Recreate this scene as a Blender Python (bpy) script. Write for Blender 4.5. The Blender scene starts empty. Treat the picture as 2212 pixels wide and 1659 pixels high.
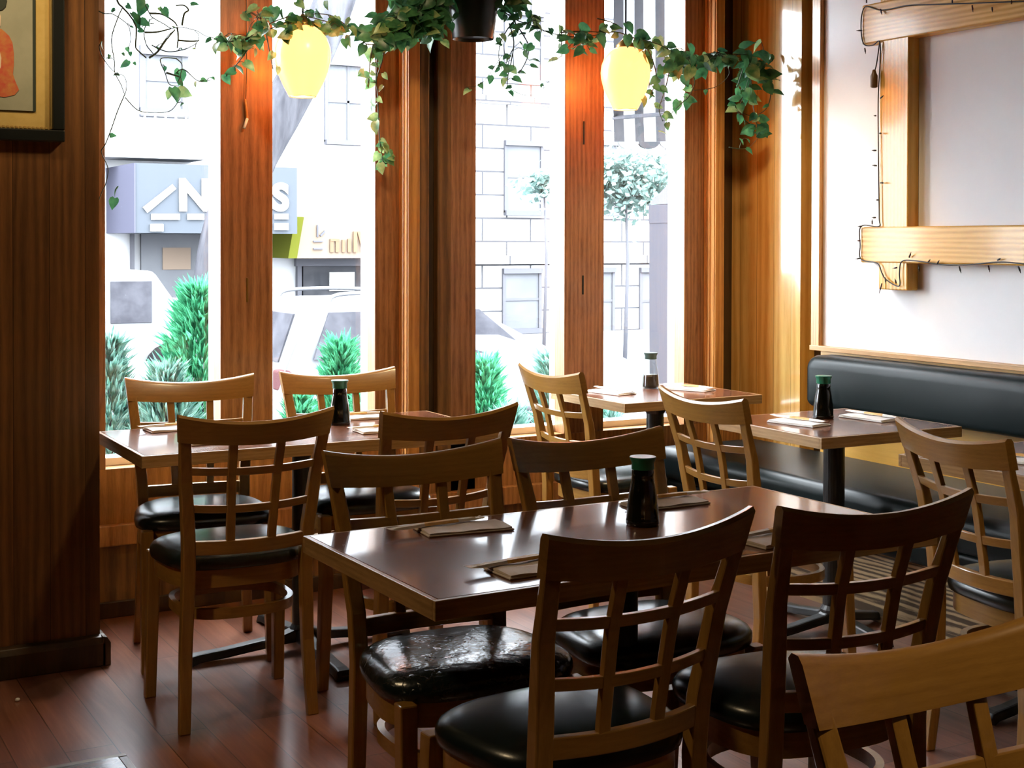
import bpy, bmesh, math, random
from math import sin, cos, pi, radians, sqrt
from mathutils import Vector, Matrix
random.seed(7)
SC = bpy.context.scene
COL = SC.collection

# ------------------------------------------------------------------ camera
H = 1.40
FPX, YAW, PITCH, ROLL, PY = 2992.4, 0.5147, 0.0148, 0.0022, 565.07
_cy, _sy = cos(YAW), sin(YAW)
_r = Vector((_cy, -_sy, 0)); _f = Vector((_sy, _cy, 0)); _u = Vector((0, 0, 1))
_f2 = _f*cos(PITCH) - _u*sin(PITCH); _u2 = _u*cos(PITCH) + _f*sin(PITCH)
CR = _r*cos(ROLL) + _u2*sin(ROLL); CU = _u2*cos(ROLL) - _r*sin(ROLL); CF = _f2
CO = Vector((0, 0, H))
cam_d = bpy.data.cameras.new('camera')
cam_d.sensor_width = 36.0
cam_d.lens = FPX/2212*36.0
cam_d.shift_y = (PY - 829.5)/2212
cam_d.clip_start = 0.05; cam_d.clip_end = 200
cam = bpy.data.objects.new('camera', cam_d)
COL.objects.link(cam)
M = Matrix((( CR.x, CU.x, -CF.x, 0), (CR.y, CU.y, -CF.y, 0), (CR.z, CU.z, -CF.z, H), (0, 0, 0, 1)))
cam.matrix_world = M
SC.camera = cam

def at(px, py, ax, v):
    """world point on the plane axis=v seen at a pixel of the photograph"""
    d = CF + CR*((px-1106)/FPX) - CU*((py-PY)/FPX)
    return CO + d*((v-CO[ax])/d[ax])

# ------------------------------------------------------------------ materials
MATS = {}
def nmat(name):
    m = bpy.data.materials.new(name); m.use_nodes = True
    nt = m.node_tree; b = nt.nodes['Principled BSDF']
    MATS[name] = m
    return m, nt, b
def setp(b, **k):
    names = dict(base='Base Color', rough='Roughness', metal='Metallic', spec='Specular IOR Level', coat='Coat Weight',
                 coatr='Coat Roughness', emis='Emission Color', emstr='Emission Strength', trans='Transmission Weight', ior='IOR', sheen='Sheen Weight', alpha='Alpha')
    for a, v in k.items():
        s = b.inputs[names[a]]
        s.default_value = (*v, 1.0) if isinstance(v, (tuple, list)) and len(v) == 3 else v
def N(nt, t, **kw):
    n = nt.nodes.new(t)
    for k, v in kw.items(): setattr(n, k, v)
    return n
def L(nt, a, b): nt.links.new(a, b)
def coords(nt, scale=(1, 1, 1), rot=(0, 0, 0), loc=(0, 0, 0), src='Object'):
    tc = N(nt, 'ShaderNodeTexCoord'); mp = N(nt, 'ShaderNodeMapping')
    mp.inputs['Scale'].default_value = scale; mp.inputs['Rotation'].default_value = rot; mp.inputs['Location'].default_value = loc
    L(nt, tc.outputs[src], mp.inputs['Vector'])
    return mp.outputs['Vector']
def noise(nt, vec, scale, detail=4, rough=.55, dist=0):
    n = N(nt, 'ShaderNodeTexNoise')
    n.inputs['Scale'].default_value = scale; n.inputs['Detail'].default_value = detail
    n.inputs['Roughness'].default_value = rough; n.inputs['Distortion'].default_value = dist
    L(nt, vec, n.inputs['Vector'])
    return n.outputs['Fac']
def ramp(nt, fac, stops):
    r = N(nt, 'ShaderNodeValToRGB')
    e = r.color_ramp.elements
    while len(e) < len(stops): e.new(.5)
    for i, (p, c) in enumerate(stops):
        e[i].position = p; e[i].color = (*c, 1)
    L(nt, fac, r.inputs['Fac'])
    return r.outputs['Color']
def mix(nt, fac, a, b, mode='MIX'):
    m = N(nt, 'ShaderNodeMix', data_type='RGBA', blend_type=mode)
    for s, v in ((m.inputs[0], fac), (m.inputs[6], a), (m.inputs[7], b)):
        if isinstance(v, (int, float)): s.default_value = v
        elif isinstance(v, tuple): s.default_value = (*v, 1)
        else: L(nt, v, s)
    return m.outputs[2]
def math_(nt, op, a, b=None):
    m = N(nt, 'ShaderNodeMath', operation=op)
    for s, v in zip(m.inputs, (a, b)):
        if v is None: continue
        if isinstance(v, (int, float)): s.default_value = v
        else: L(nt, v, s)
    return m.outputs[0]
def bump(nt, b, height, strength=.2, dist=.01):
    n = N(nt, 'ShaderNodeBump')
    n.inputs['Strength'].default_value = strength; n.inputs['Distance'].default_value = dist
    L(nt, height, n.inputs['Height']); L(nt, n.outputs['Normal'], b.inputs['Normal'])

def wood(name, dark, light, axis='Z', grain=14., rough=.35, coat=.0, coatr=.1, spec=.5, bmp=.08, planks=None, cathedral=.35, src='Object', lo=.36, hi=.64):
    """varnished timber; grain runs along axis; planks=(axis index, width, amount) gives board tone and seams"""
    m, nt, b = nmat(name)
    st = {'X': (.07, 1, 1), 'Y': (1, .07, 1), 'Z': (1, 1, .07)}[axis]
    v = coords(nt, st, src=src)
    off = None
    if planks:
        tc = N(nt, 'ShaderNodeTexCoord'); sx = N(nt, 'ShaderNodeSeparateXYZ'); L(nt, tc.outputs[src], sx.inputs[0])
        q = math_(nt, 'MULTIPLY', sx.outputs[planks[0]], 1.0/planks[1])
        fl = math_(nt, 'FLOOR', q); fr = math_(nt, 'FRACT', q)
        wn = N(nt, 'ShaderNodeTexWhiteNoise', noise_dimensions='1D'); L(nt, fl, wn.inputs['W'])
        off = wn
        va = N(nt, 'ShaderNodeVectorMath', operation='MULTIPLY_ADD')
        L(nt, wn.outputs['Color'], va.inputs[0]); va.inputs[1].default_value = (7, 7, 7); L(nt, v, va.inputs[2])
        v = va.outputs[0]
    n1 = noise(nt, v, grain, 5, .6, 1.2)
    # cathedral figure
    w = N(nt, 'ShaderNodeTexWave', wave_type='RINGS', rings_direction={'X': 'X', 'Y': 'Y', 'Z': 'Z'}[axis])
    w.inputs['Scale'].default_value = grain*.55; w.inputs['Distortion'].default_value = 5.; w.inputs['Detail'].default_value = 3.
    w.inputs['Detail Scale'].default_value = 1.2
    L(nt, v, w.inputs['Vector'])
    f = mix(nt, cathedral, n1, w.outputs['Fac'])
    n2 = noise(nt, v, grain*9, 3, .7)
    f2 = mix(nt, .35, f, n2)
    c = ramp(nt, f2, [(lo, dark), (hi, light)])
    if planks:
        t = math_(nt, 'MULTIPLY_ADD', off.outputs['Value'], planks[2]); t.node.inputs[2].default_value = 1-planks[2]*.5
        c = mix(nt, 1., c, t, 'MULTIPLY')
        e = math_(nt, 'LESS_THAN', math_(nt, 'MINIMUM', fr, math_(nt, 'SUBTRACT', 1., fr)), .012/ (planks[1]/.1)*.9)
        c = mix(nt, math_(nt, 'MULTIPLY', e, .8), c, tuple(x*.18 for x in dark))
        hb = math_(nt, 'SUBTRACT', f2, math_(nt, 'MULTIPLY', e, 1.5))
        bump(nt, b, hb, bmp, .004)
    elif bmp:
        bump(nt, b, f2, bmp, .003)
    L(nt, c, b.inputs['Base Color'])
    setp(b, rough=rough, coat=coat, coatr=coatr, spec=spec)
    return m
def plain(name, base, rough=.5, **k):
    m, nt, b = nmat(name); setp(b, base=base, rough=rough, **k)
    return m
def speck(name, a, b_, scale, rough=.6, bmp=0., stretch=(1, 1, 1), **k):
    m, nt, b = nmat(name)
    f = noise(nt, coords(nt, stretch), scale, 5, .6)
    L(nt, ramp(nt, f, [(.3, a), (.7, b_)]), b.inputs['Base Color'])
    if bmp: bump(nt, b, f, bmp, .02)
    setp(b, rough=rough, **k)
    return m

CH_D, CH_L = (.225, .105, .018), (.41, .215, .045)
m_chz = wood('honey varnished beech upright', CH_D, CH_L, 'Z', 42, .32, .5, .12, bmp=.02, cathedral=.12, lo=.22, hi=.78)
m_chx = wood('honey varnished beech rail', CH_D, CH_L, 'X', 42, .32, .5, .12, bmp=.02, cathedral=.12, lo=.22, hi=.78)
m_win = wood('red brown varnished oak', (.115, .047, .020), (.45, .222, .100), 'Z', 48, .34, .15, .15, bmp=.03, lo=.27, hi=.73, cathedral=.22)
m_winx = wood('red brown varnished oak rail', (.17, .07, .022), (.52, .25, .085), 'Z', 48, .34, .15, .15, bmp=.03, lo=.27, hi=.73, cathedral=.22)
m_mould = wood('light oak moulding', (.34, .14, .035), (.62, .31, .09), 'Z', 40, .3, .2, .12, bmp=.02, lo=.3, hi=.7)
m_darkpost = wood('dark stained post', (.035, .018, .007), (.075, .04, .014), 'Z', 12, .45)
m_midpost = wood('brown stained oak', (.10, .045, .012), (.22, .105, .03), 'Z', 36, .42)
m_pier = wood('dark stained plank panelling', (.075, .030, .009), (.20, .085, .024), 'Z', 28, .36, .15, .2, planks=(0, .113, 1.1), bmp=.05, lo=.25, hi=.75)
m_plank = wood('honey knotty pine planks', (.56, .29, .065), (.84, .53, .17), 'Z', 20, .13, .9, .05, planks=(1, .104, .25), bmp=.006, lo=.28, hi=.72)
m_plank.node_tree.nodes['Principled BSDF'].inputs['Coat IOR'].default_value = 1.55
m_orange = wood('orange birch plywood', (.62, .32, .045), (.80, .46, .09), 'Y', 24, .35, .1, bmp=.02, cathedral=.2, lo=.2, hi=.8)
m_beam_y = wood('lacquered yellow oak beam', (.56, .28, .04), (.84, .50, .13), 'Y', 30, .26, .15, .10, spec=.3, bmp=.012, lo=.3, hi=.7, cathedral=.55)
m_beam_z = wood('lacquered yellow oak post', (.56, .28, .04), (.84, .50, .13), 'Z', 30, .26, .15, .10, spec=.3, bmp=.012, lo=.3, hi=.7, cathedral=.55)
m_trim = wood('oak trim strip', (.36, .18, .05), (.58, .32, .11), 'Y', 40, .35)
m_ttop = wood('dark red brown table veneer', (.090, .032, .018), (.22, .086, .046), 'X', 45, .26, .65, .10, spec=.16, bmp=0, lo=.15, hi=.85)
m_tedge = wood('oak table edging', (.22, .115, .035), (.46, .27, .11), 'X', 50, .38, .2, .2, bmp=.03, cathedral=.15, lo=.3, hi=.7)
m_tedgey = wood('oak table edging end', (.22, .115, .035), (.46, .27, .11), 'Y', 50, .38, .2, .2, bmp=.03, cathedral=.15, lo=.3, hi=.7)
m_grain = wood('coarse grained oak panel', (.07, .045, .022), (.46, .33, .18), 'Y', 60, .5, bmp=.4, cathedral=.55, lo=.38, hi=.6)
m_metal = plain('black cast iron', (.012, .014, .014), .42, spec=.6)
m_white = speck('white painted board', (0.7200, 0.7200, 0.7380), (0.7740, 0.7740, 0.7830), 3, .55)
m_wframe = plain('white painted window frame', (.82, .82, .82), .5)
m_blk = plain('black lacquer', (.010, .012, .011), .3)

m, nt, b = nmat('black vinyl'); m_vinyl = m
f = noise(nt, coords(nt), 260, 2); f2 = noise(nt, coords(nt), 14, 3)
bump(nt, b, mix(nt, .6, f, f2), .10, .002)
setp(b, base=(.008, .014, .014), rough=.27, spec=.55)
m, nt, b = nmat('matt black bench vinyl'); m_vinylb = m
f = noise(nt, coords(nt), 240, 2); bump(nt, b, f, .08, .002)
setp(b, base=(.006, .011, .012), rough=.36, spec=.16)
m, nt, b = nmat('cracked black vinyl'); m_crack = m
v = coords(nt)
dn = noise(nt, v, 9, 4); big = noise(nt, v, 5, 4, .6)
vo = N(nt, 'ShaderNodeTexVoronoi', feature='DISTANCE_TO_EDGE'); vo.inputs['Scale'].default_value = 26
va = N(nt, 'ShaderNodeVectorMath', operation='MULTIPLY_ADD'); va.inputs[1].default_value = (.12, .12, .12); 
nn = N(nt, 'ShaderNodeTexNoise'); nn.inputs['Scale'].default_value = 22; nn.inputs['Detail'].default_value = 4; L(nt, v, nn.inputs['Vector'])
L(nt, nn.outputs['Color'], va.inputs[0]); L(nt, v, va.inputs[2]); L(nt, va.outputs[0], vo.inputs['Vector'])
cr = math_(nt, 'LESS_THAN', vo.outputs['Distance'], .045)
msk = ramp(nt, big, [(.47, (0, 0, 0)), (.56, (1, 1, 1))])
ck = math_(nt, 'MULTIPLY', cr, msk)
bump(nt, b, math_(nt, 'SUBTRACT', mix(nt, .35, dn, big), math_(nt, 'MULTIPLY', ck, .6)), .9, .012)
L(nt, mix(nt, ck, (.008, .014, .014), (.03, .025, .02)), b.inputs['Base Color'])
setp(b, rough=.24, spec=.6)

m, nt, b = nmat('walnut laminate floor'); m_floor = m
v = coords(nt, rot=(0, 0, pi/2))
br = N(nt, 'ShaderNodeTexBrick'); br.offset = .37
for k, x in (('Color1', (.0, .0, .0, 1)), ('Color2', (1, 1, 1, 1)), ('Mortar', (.5, .5, .5, 1))): br.inputs[k].default_value = x
for k, x in (('Scale', 1.), ('Mortar Size', .0016), ('Mortar Smooth', .2), ('Bias', 0.), ('Brick Width', 1.15), ('Row Height', .132)): br.inputs[k].default_value = x
L(nt, v, br.inputs['Vector'])
va = N(nt, 'ShaderNodeVectorMath', operation='MULTIPLY_ADD'); va.inputs[1].default_value = (9, 9, 9)
L(nt, br.outputs['Color'], va.inputs[0]); L(nt, coords(nt, (1, .07, 1)), va.inputs[2])
g = noise(nt, va.outputs[0], 9, 6, .62, 1.4); g2 = noise(nt, va.outputs[0], 70, 3, .6)
c = ramp(nt, mix(nt, .25, g, g2), [(.25, (.085, .030, .019)), (.5, (.19, .075, .047)), (.75, (.34, .150, .090))])
bv = N(nt, 'ShaderNodeSeparateColor'); L(nt, br.outputs['Color'], bv.inputs[0])
t = math_(nt, 'MULTIPLY_ADD', bv.outputs[0], .45); t.node.inputs[2].default_value = .75
c = mix(nt, 1., c, t, 'MULTIPLY')
c = mix(nt, math_(nt, 'MULTIPLY', br.outputs['Fac'], .75), c, (.012, .006, .004))
L(nt, c, b.inputs['Base Color'])
bump(nt, b, math_(nt, 'SUBTRACT', g2, math_(nt, 'MULTIPLY', br.outputs['Fac'], 2.)), .06, .003)
setp(b, rough=.32, spec=.5, coat=.55, coatr=.20)

def thin_glass(name, tint=(.97, .98, .98), refl=1.0):
    m = bpy.data.materials.new(name); m.use_nodes = True; nt = m.node_tree; nt.nodes.clear()
    o = N(nt, 'ShaderNodeOutputMaterial'); mx = N(nt, 'ShaderNodeMixShader'); t = N(nt, 'ShaderNodeBsdfTransparent'); g = N(nt, 'ShaderNodeBsdfGlossy')
    fr = N(nt, 'ShaderNodeLayerWeight'); fr.inputs['Blend'].default_value = .5
    t.inputs['Color'].default_value = (*tint, 1); g.inputs['Roughness'].default_value = .02
    L(nt, math_(nt, 'MULTIPLY', math_(nt, 'ADD', math_(nt, 'MULTIPLY', math_(nt, 'POWER', fr.outputs['Facing'], 5.), .9), .04), refl), mx.inputs[0]); L(nt, t.outputs[0], mx.inputs[1]); L(nt, g.outputs[0], mx.inputs[2]); L(nt, mx.outputs[0], o.inputs[0])
    MATS[name] = m
    return m
m_glass = thin_glass('window glass')
m_bglass = thin_glass('clear bottle glass', (.90, .93, .92), 1.4)
m_soyglass = plain('dark soy filled glass', (.006, .007, .006), .10, spec=.7)
m_soy = plain('soy sauce', (.05, .035, .025), .25)
m_cap = plain('green plastic cap', (.010, .16, .085), .35)
m_capgrey = plain('grey green plastic cap', (.05, .11, .10), .4)
m_paper = speck('napkin paper', (0.6240, 0.5280, 0.4440), (0.7200, 0.6240, 0.5400), 30, .7)
m_paperw = speck('white napkin paper', (.78, .77, .75), (.84, .83, .81), 30, .7)
m_sleeve = speck('chopstick sleeve paper', (0.6820, 0.6050, 0.5060), (0.7700, 0.6930, 0.5940), 40, .6)
m_print = speck('orange sleeve print', (.62, .30, .05), (.75, .46, .14), 60, .5)
m_stick = plain('bamboo chopsticks', (.62, .45, .24), .5)

def leafmat(name, a, b_, trans=.35):
    m = bpy.data.materials.new(name); m.use_nodes = True; nt = m.node_tree
    p = nt.nodes['Principled BSDF']; o = nt.nodes['Material Output']
    f = noise(nt, coords(nt), 24, 3)
    c = ramp(nt, f, [(.35, a), (.65, b_)])
    L(nt, c, p.inputs['Base Color']); p.inputs['Roughness'].default_value = .38
    if 'awning' in name or 'far' in name or 'conifer' in name: p.inputs['Specular IOR Level'].default_value = .04
    t = N(nt, 'ShaderNodeBsdfTranslucent'); L(nt, c, t.inputs['Color'])
    mx = N(nt, 'ShaderNodeMixShader'); mx.inputs[0].default_value = trans
    L(nt, p.outputs[0], mx.inputs[1]); L(nt, t.outputs[0], mx.inputs[2]); L(nt, mx.outputs[0], o.inputs['Surface'])
    MATS[name] = m
    return m
m_leaf = leafmat('pothos leaf', (.018, .090, .042), (.075, .23, .085), .42)
m_leafv = leafmat('variegated pothos leaf', (.06, .19, .06), (.34, .42, .17), .42)
m_stem = plain('vine stem', (.03, .045, .02), .6)
m_shrub = leafmat('conifer needles', (0.0275, 0.1750, 0.0875), (0.1063, 0.4000, 0.2250), .4)
m_shrubd = leafmat('dull conifer needles', (0.0525, 0.1625, 0.1250), (0.2000, 0.3250, 0.2875), .4)
m_far = leafmat('far tree leaves', (0.0650, 0.1170, 0.1040), (0.1300, 0.1820, 0.1690), .4)
m_pot = plain('black plastic pot', (.008, .011, .010), .28)
m_wire = plain('black cord', (.010, .011, .010), .5)
m_bulb = plain('dark mini bulb', (.05, .012, .010), .2)
m_brass = plain('aged brass', (.32, .19, .05), .35, metal=.8)
m_brown = plain('brown plastic plug', (.10, .05, .015), .4)
m = bpy.data.materials.new('glowing amber lamp glass'); m.use_nodes = True; nt = m.node_tree; m_lamp = m
b = nt.nodes['Principled BSDF']; setp(b, base=(.85, .5, .15), rough=.25, emis=(1.0, .42, .165), emstr=1.8)
_t = N(nt, 'ShaderNodeBsdfTransparent'); _t.inputs['Color'].default_value = (1, .75, .35, 1)
_m = N(nt, 'ShaderNodeMixShader'); _m.inputs[0].default_value = .28
L(nt, b.outputs[0], _m.inputs[1]); L(nt, _t.outputs[0], _m.inputs[2]); L(nt, _m.outputs[0], nt.nodes['Material Output'].inputs['Surface'])
m_lampi = plain('lamp rim', (.75, .6, .4), .3)

# exterior
m_facade = speck('pale stone block', (.28, .28, .285), (.32, .32, .325), 2.5, .9, spec=0.)
m_facade2 = speck('pale render', (.22, .22, .23), (.28, .28, .29), .8, .9, spec=0.)
m_grey = plain('grey painted timber', (.020, .020, .023), .7, spec=0.)
m_lgrey = plain('light grey metal', (0.0568, 0.0568, 0.0649), .7, spec=0.)
m_egl = speck('street window glass', (0.0583, 0.0602, 0.0680), (0.0778, 0.0797, 0.0856), 1.5, .5, spec=0.)
m_egld = speck('dark street window glass', (0.0175, 0.0185, 0.0214), (0.0389, 0.0389, 0.0427), 4, .5, spec=0.)
m_bark = speck('grey bark', (0.0137, 0.0137, 0.0165), (0.0586, 0.0586, 0.0664), 7, .95, .8, (1, 1, .22), spec=0.)
m_road = speck('pale road', (.08, .08, .085), (.10, .10, .105), 4, .9, spec=0.)
m_car = plain('white car paint', (0.0858, 0.0874, 0.0936), .35, spec=.02)
m_carsil = plain('silver car paint', (0.0850, 0.0871, 0.0951), .35, spec=.02)
m_carw = speck('car window glass', (0.0175, 0.0175, 0.0211), (0.0456, 0.0456, 0.0527), 3, .4, spec=.01)
m_tyre = plain('tyre rubber', (.010, .010, .011), .7, spec=0.)
m_tail = plain('red tail lamp', (.050, .024, .026), .5, spec=0.)
m_sgnb = plain('pale blue sign face', (.042, .047, .055), .5, spec=0.)
m_sgns = plain('lavender sign side', (0.0465, 0.0465, 0.0644), .6, spec=0.)
m_sgny = plain('yellow sign side', (0.0507, 0.0541, 0.0084), .5, spec=0.)
m_sgnc = plain('cream sign face', (0.1092, 0.0837, 0.0655), .5, spec=0.)
m_signo = plain('orange sign letters', (0.0945, 0.0605, 0.0398), .5, spec=0.)
m_wht = plain('white sign letters', (.20, .20, .20), .5, spec=0.)
m_awnw = leafmat('white awning canvas', (.19, .19, .195), (.21, .21, .215), .5)
m_awng = leafmat('grey awning canvas', (0.0391, 0.0391, 0.0448), (0.0460, 0.0460, 0.0517), .5)
m_can = plain('grey entrance canvas', (0.0377, 0.0371, 0.0440), .8, spec=0.)

# ------------------------------------------------------------------ mesh helpers
class MB:
    def __init__(s): s.v = []; s.f = []
    def add(s, vs, fs):
        o = len(s.v); s.v += [tuple(x) for x in vs]; s.f += [tuple(i+o for i in q) for q in fs]; return s
    def box(s, x0, y0, z0, x1, y1, z1):
        return s.add([(x0,y0,z0),(x1,y0,z0),(x1,y1,z0),(x0,y1,z0),(x0,y0,z1),(x1,y0,z1),(x1,y1,z1),(x0,y1,z1)],
                     [(3,2,1,0),(4,5,6,7),(0,1,5,4),(1,2,6,5),(2,3,7,6),(3,0,4,7)])
    def loft(s, rings, cap=True, closed=True):
        n = len(rings[0]); vs = [p for r in rings for p in r]; fs = []
        for i in range(len(rings)-1):
            for j in range(n if closed else n-1):
                k = (j+1) % n
                fs.append((i*n+j, i*n+k, (i+1)*n+k, (i+1)*n+j))
        if cap and closed:
            fs.append(tuple(reversed(range(n)))); fs.append(tuple((len(rings)-1)*n+j for j in range(n)))
        return s.add(vs, fs)
    def tube(s, pts, r, n=6, taper=None):
        pts = [Vector(p) for p in pts]
        rings = []
        up = Vector((0, 0, 1))
        prev = None
        for i, p in enumerate(pts):
            t = (pts[min(i+1, len(pts)-1)] - pts[max(i-1, 0)])
            t = t.normalized() if t.length > 1e-9 else Vector((0, 0, 1))
            if prev is None:
                a = t.orthogonal().normalized()
            else:
                a = prev - t*prev.dot(t)
                a = a.normalized() if a.length > 1e-6 else t.orthogonal().normalized()
            prev = a
            b = t.cross(a)
            rr = r if taper is None else r*taper[i]
            rings.append([p + a*(cos(2*pi*j/n)*rr) + b*(sin(2*pi*j/n)*rr) for j in range(n)])
        return s.loft(rings)
    def lathe(s, prof, n=32, c=(0, 0, 0), caps=True):
        rings = [[(c[0]+r*cos(2*pi*j/n), c[1]+r*sin(2*pi*j/n), c[2]+z) for j in range(n)] for r, z in prof]
        return s.loft(rings, caps)
    def prism(s, poly, axis, a, b):
        """extrude a 2-D polygon along axis from a to b"""
        def P(u, v, w):
            return {0: (w, u, v), 1: (u, w, v), 2: (u, v, w)}[axis]
        return s.loft([[P(u, v, a) for u, v in poly], [P(u, v, b) for u, v in poly]])
    def build(s, name, mat, parent=None, smooth=False, bevel=0., seg=2, subs=0):
        me = bpy.data.meshes.new(name); me.from_pydata(s.v, [], s.f)
        bm = bmesh.new(); bm.from_mesh(me); bmesh.ops.recalc_face_normals(bm, faces=bm.faces); bm.to_mesh(me); bm.free()
        if mat is not None: me.materials.append(mat)
        if smooth:
            for p in me.polygons: p.use_smooth = True
        o = bpy.data.objects.new(name, me); COL.objects.link(o)
        if parent is not None: o.parent = parent
        if bevel:
            bv = o.modifiers.new('bevel', 'BEVEL'); bv.width = bevel; bv.segments = seg; bv.limit_method = 'ANGLE'; bv.angle_limit = radians(50)
            bv.harden_normals = False
        if subs:
            sm = o.modifiers.new('subd', 'SUBSURF'); sm.levels = subs; sm.render_levels = subs
        return o
def smooth_by_angle(o, ang=40):
    me = o.data
    bm = bmesh.new(); bm.from_mesh(me)
    for f in bm.faces: f.smooth = True
    for e in bm.edges:
        e.smooth = not (len(e.link_faces) == 2 and e.calc_face_angle(0) > radians(ang))
    bm.to_mesh(me); bm.free()
    return o
def tag(o, label, cat, group=None, kind=None):
    o['label'] = label; o['category'] = cat
    if group: o['group'] = group
    if kind: o['kind'] = kind
    return o
def thing(name, label, cat, loc=(0, 0, 0), rz=0., group=None):
    o = bpy.data.objects.new(name, None); COL.objects.link(o)
    o.empty_display_size = .05
    o.location = loc; o.rotation_euler = (0, 0, rz)
    return tag(o, label, cat, group)
def struct(name, mb, mat, parent=None, **k):
    o = mb.build(name, mat, parent, **k)
    if parent is None: o['kind'] = 'structure'
    return o
def B(*a): return MB().box(*a)
def copy_tree(o, parent=None):
    c = o.copy(); COL.objects.link(c)
    if parent is not None: c.parent = parent
    for ch in list(o.children): copy_tree(ch, c)
    return c
def path_resample(pts, n):
    pts = [Vector(p) for p in pts]
    if len(pts) < 3:
        return [pts[0].lerp(pts[-1], i/(n-1)) for i in range(n)]
    out = []
    m = len(pts)-1
    for i in range(n):
        t = i/(n-1)*m; k = min(int(t), m-1); u = t-k
        p0 = pts[max(k-1, 0)]; p1 = pts[k]; p2 = pts[k+1]; p3 = pts[min(k+2, m)]
        out.append(.5*((2*p1) + (p2-p0)*u + (2*p0-5*p1+4*p2-p3)*u*u + (3*p1-p0-3*p2+p3)*u**3))
    return out

# ------------------------------------------------------------------ room shell
YW, XR = 5.20, 4.18
struct('floor', B(-3.2, -3.2, -.06, 4.5, 5.32, 0), m_floor)
m_ceil = speck('dark tan ceiling', (.20, .14, .09), (.24, .17, .11), 4, .8)
struct('ceiling', B(-3.2, -3.2, 2.78, 4.5, 5.42, 2.86), m_ceil)
struct('wall_front', B(-3.2, -3.3, 0, 4.5, -3.2, 2.78), m_pier)
struct('wall_side', B(-3.3, -3.2, 0, -3.2, 5.3, 2.78), m_pier)
# panelled pier at the left, its planks face the room
struct('wall_left', B(-3.2, 4.64, 0, 1.062, 5.40, 2.78), m_pier)
bb = MB(); bb.prism([(4.64, 0), (4.605, 0), (4.605, .075), (4.615, .095), (4.64, .10)], 0, -3.2, 1.075)
bb.prism([(1.062, 0), (1.09, 0), (1.09, .075), (1.078, .095), (1.062, .10)], 1, 4.605, 5.19)
struct('baseboard_left', bb, m_darkpost, bevel=.003)

# window wall: apron panel below the panes, header above
SILL = .562
struct('wall_back', B(1.062, 5.20, .0, XR+.1, 5.30, SILL-.012), m_winx)
struct('trim_header', B(1.062, 5.18, 2.60, XR+.1, 5.40, 2.78), m_winx)
struct('trim_apron_rail', B(1.062, 5.165, .268, XR, 5.20, .346), m_winx, bevel=.004)
struct('baseboard_back', B(1.09, 5.175, 0, XR, 5.20, .06), m_darkpost, bevel=.003)
struct('trim_kickboard', B(1.09, 5.188, .06, XR, 5.20, .268), m_midpost)
def vtrim(n, x0, x1, y0, y1, mat, z0=SILL-.012, z1=2.6, bevel=.003):
    return struct('trim_%d' % n, B(x0, y0, z0, x1, y1, z1), mat, bevel=bevel)
vtrim(1, 1.062, 1.213, 5.20, 5.28, m_win)                                   # left stile
mul1 = vtrim(2, 1.648, 1.859, 5.195, 5.28, m_win)                           # first broad mullion
vtrim(3, 2.298, 2.410, 5.20, 5.28, m_win)                                   # stile right of second pane
# fluted post between the two window pairs
fl = MB(); fl.box(2.406, 5.112, 0, 2.458, 5.28, 2.6)
fl.box(2.4005, 5.118, 0, 2.408, 5.138, 2.6).box(2.4005, 5.150, 0, 2.408, 5.168, 2.6).box(2.402, 5.178, 0, 2.408, 5.196, 2.6)
struct('trim_4', fl, m_mould, bevel=.002)
vtrim(5, 2.459, 2.512, 5.135, 5.28, m_midpost, 0)
vtrim(6, 2.512, 2.575, 5.215, 5.28, m_darkpost, 0)
vtrim(7, 2.575, 2.640, 5.185, 5.28, m_midpost, 0)
vtrim(8, 2.626, 2.765, 5.20, 5.28, m_win, 0)
mul2 = vtrim(9, 3.204, 3.411, 5.195, 5.28, m_win)
vtrim(10, 3.860, 3.976, 5.20, 5.28, m_win)
fl = MB(); fl.box(3.972, 5.112, 0, 4.022, 5.28, 2.6)
fl.box(3.9665, 5.118, 0, 3.974, 5.138, 2.6).box(3.9665, 5.150, 0, 3.974, 5.168, 2.6).box(3.968, 5.178, 0, 3.974, 5.196, 2.6)
struct('trim_11', fl, m_mould, bevel=.002)
vtrim(12, 4.022, 4.30, 5.255, 5.30, m_darkpost, 0)
# small slots and latch plates set into the mullions
def slot(px, py0, py1, y, mat, parent, w=.008):
    a = at(px, py0, 1, y); c = at(px, py1, 1, y)
    o = B(a.x-w/2, y-.003, c.z, a.x+w/2, y+.004, a.z).build('slot', mat, parent, bevel=.001)
slot(534, 600, 652, 5.195, m_brass, mul1); slot(1261, 262, 312, 5.195, m_wire, mul2); slot(1259, 595, 636, 5.195, m_wire, mul2)
# the four panes
def pane(n, x0, x1, wr):
    o = B(x0-.04, 5.300, SILL-.03, x1+.06, 5.306, 2.64).build('window_%d' % n, m_glass)
    o['kind'] = 'structure'
    fr = MB(); fr.box(wr, 5.281, SILL-.012, wr+.055, 5.36, 2.64).box(x0-.09, 5.281, SILL-.012, wr, 5.37, SILL+.018).box(x0-.09, 5.281, SILL-.012, x0-.012, 5.33, 2.64)
    fr.build('window_frame', m_wframe, o, bevel=.002)
pane(1, 1.213, 1.66, 1.652)
pane(2, 1.862, 2.32, 2.303)
pane(3, 2.765, 3.24, 3.226)
pane(4, 3.415, 3.89, 3.880)

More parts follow.
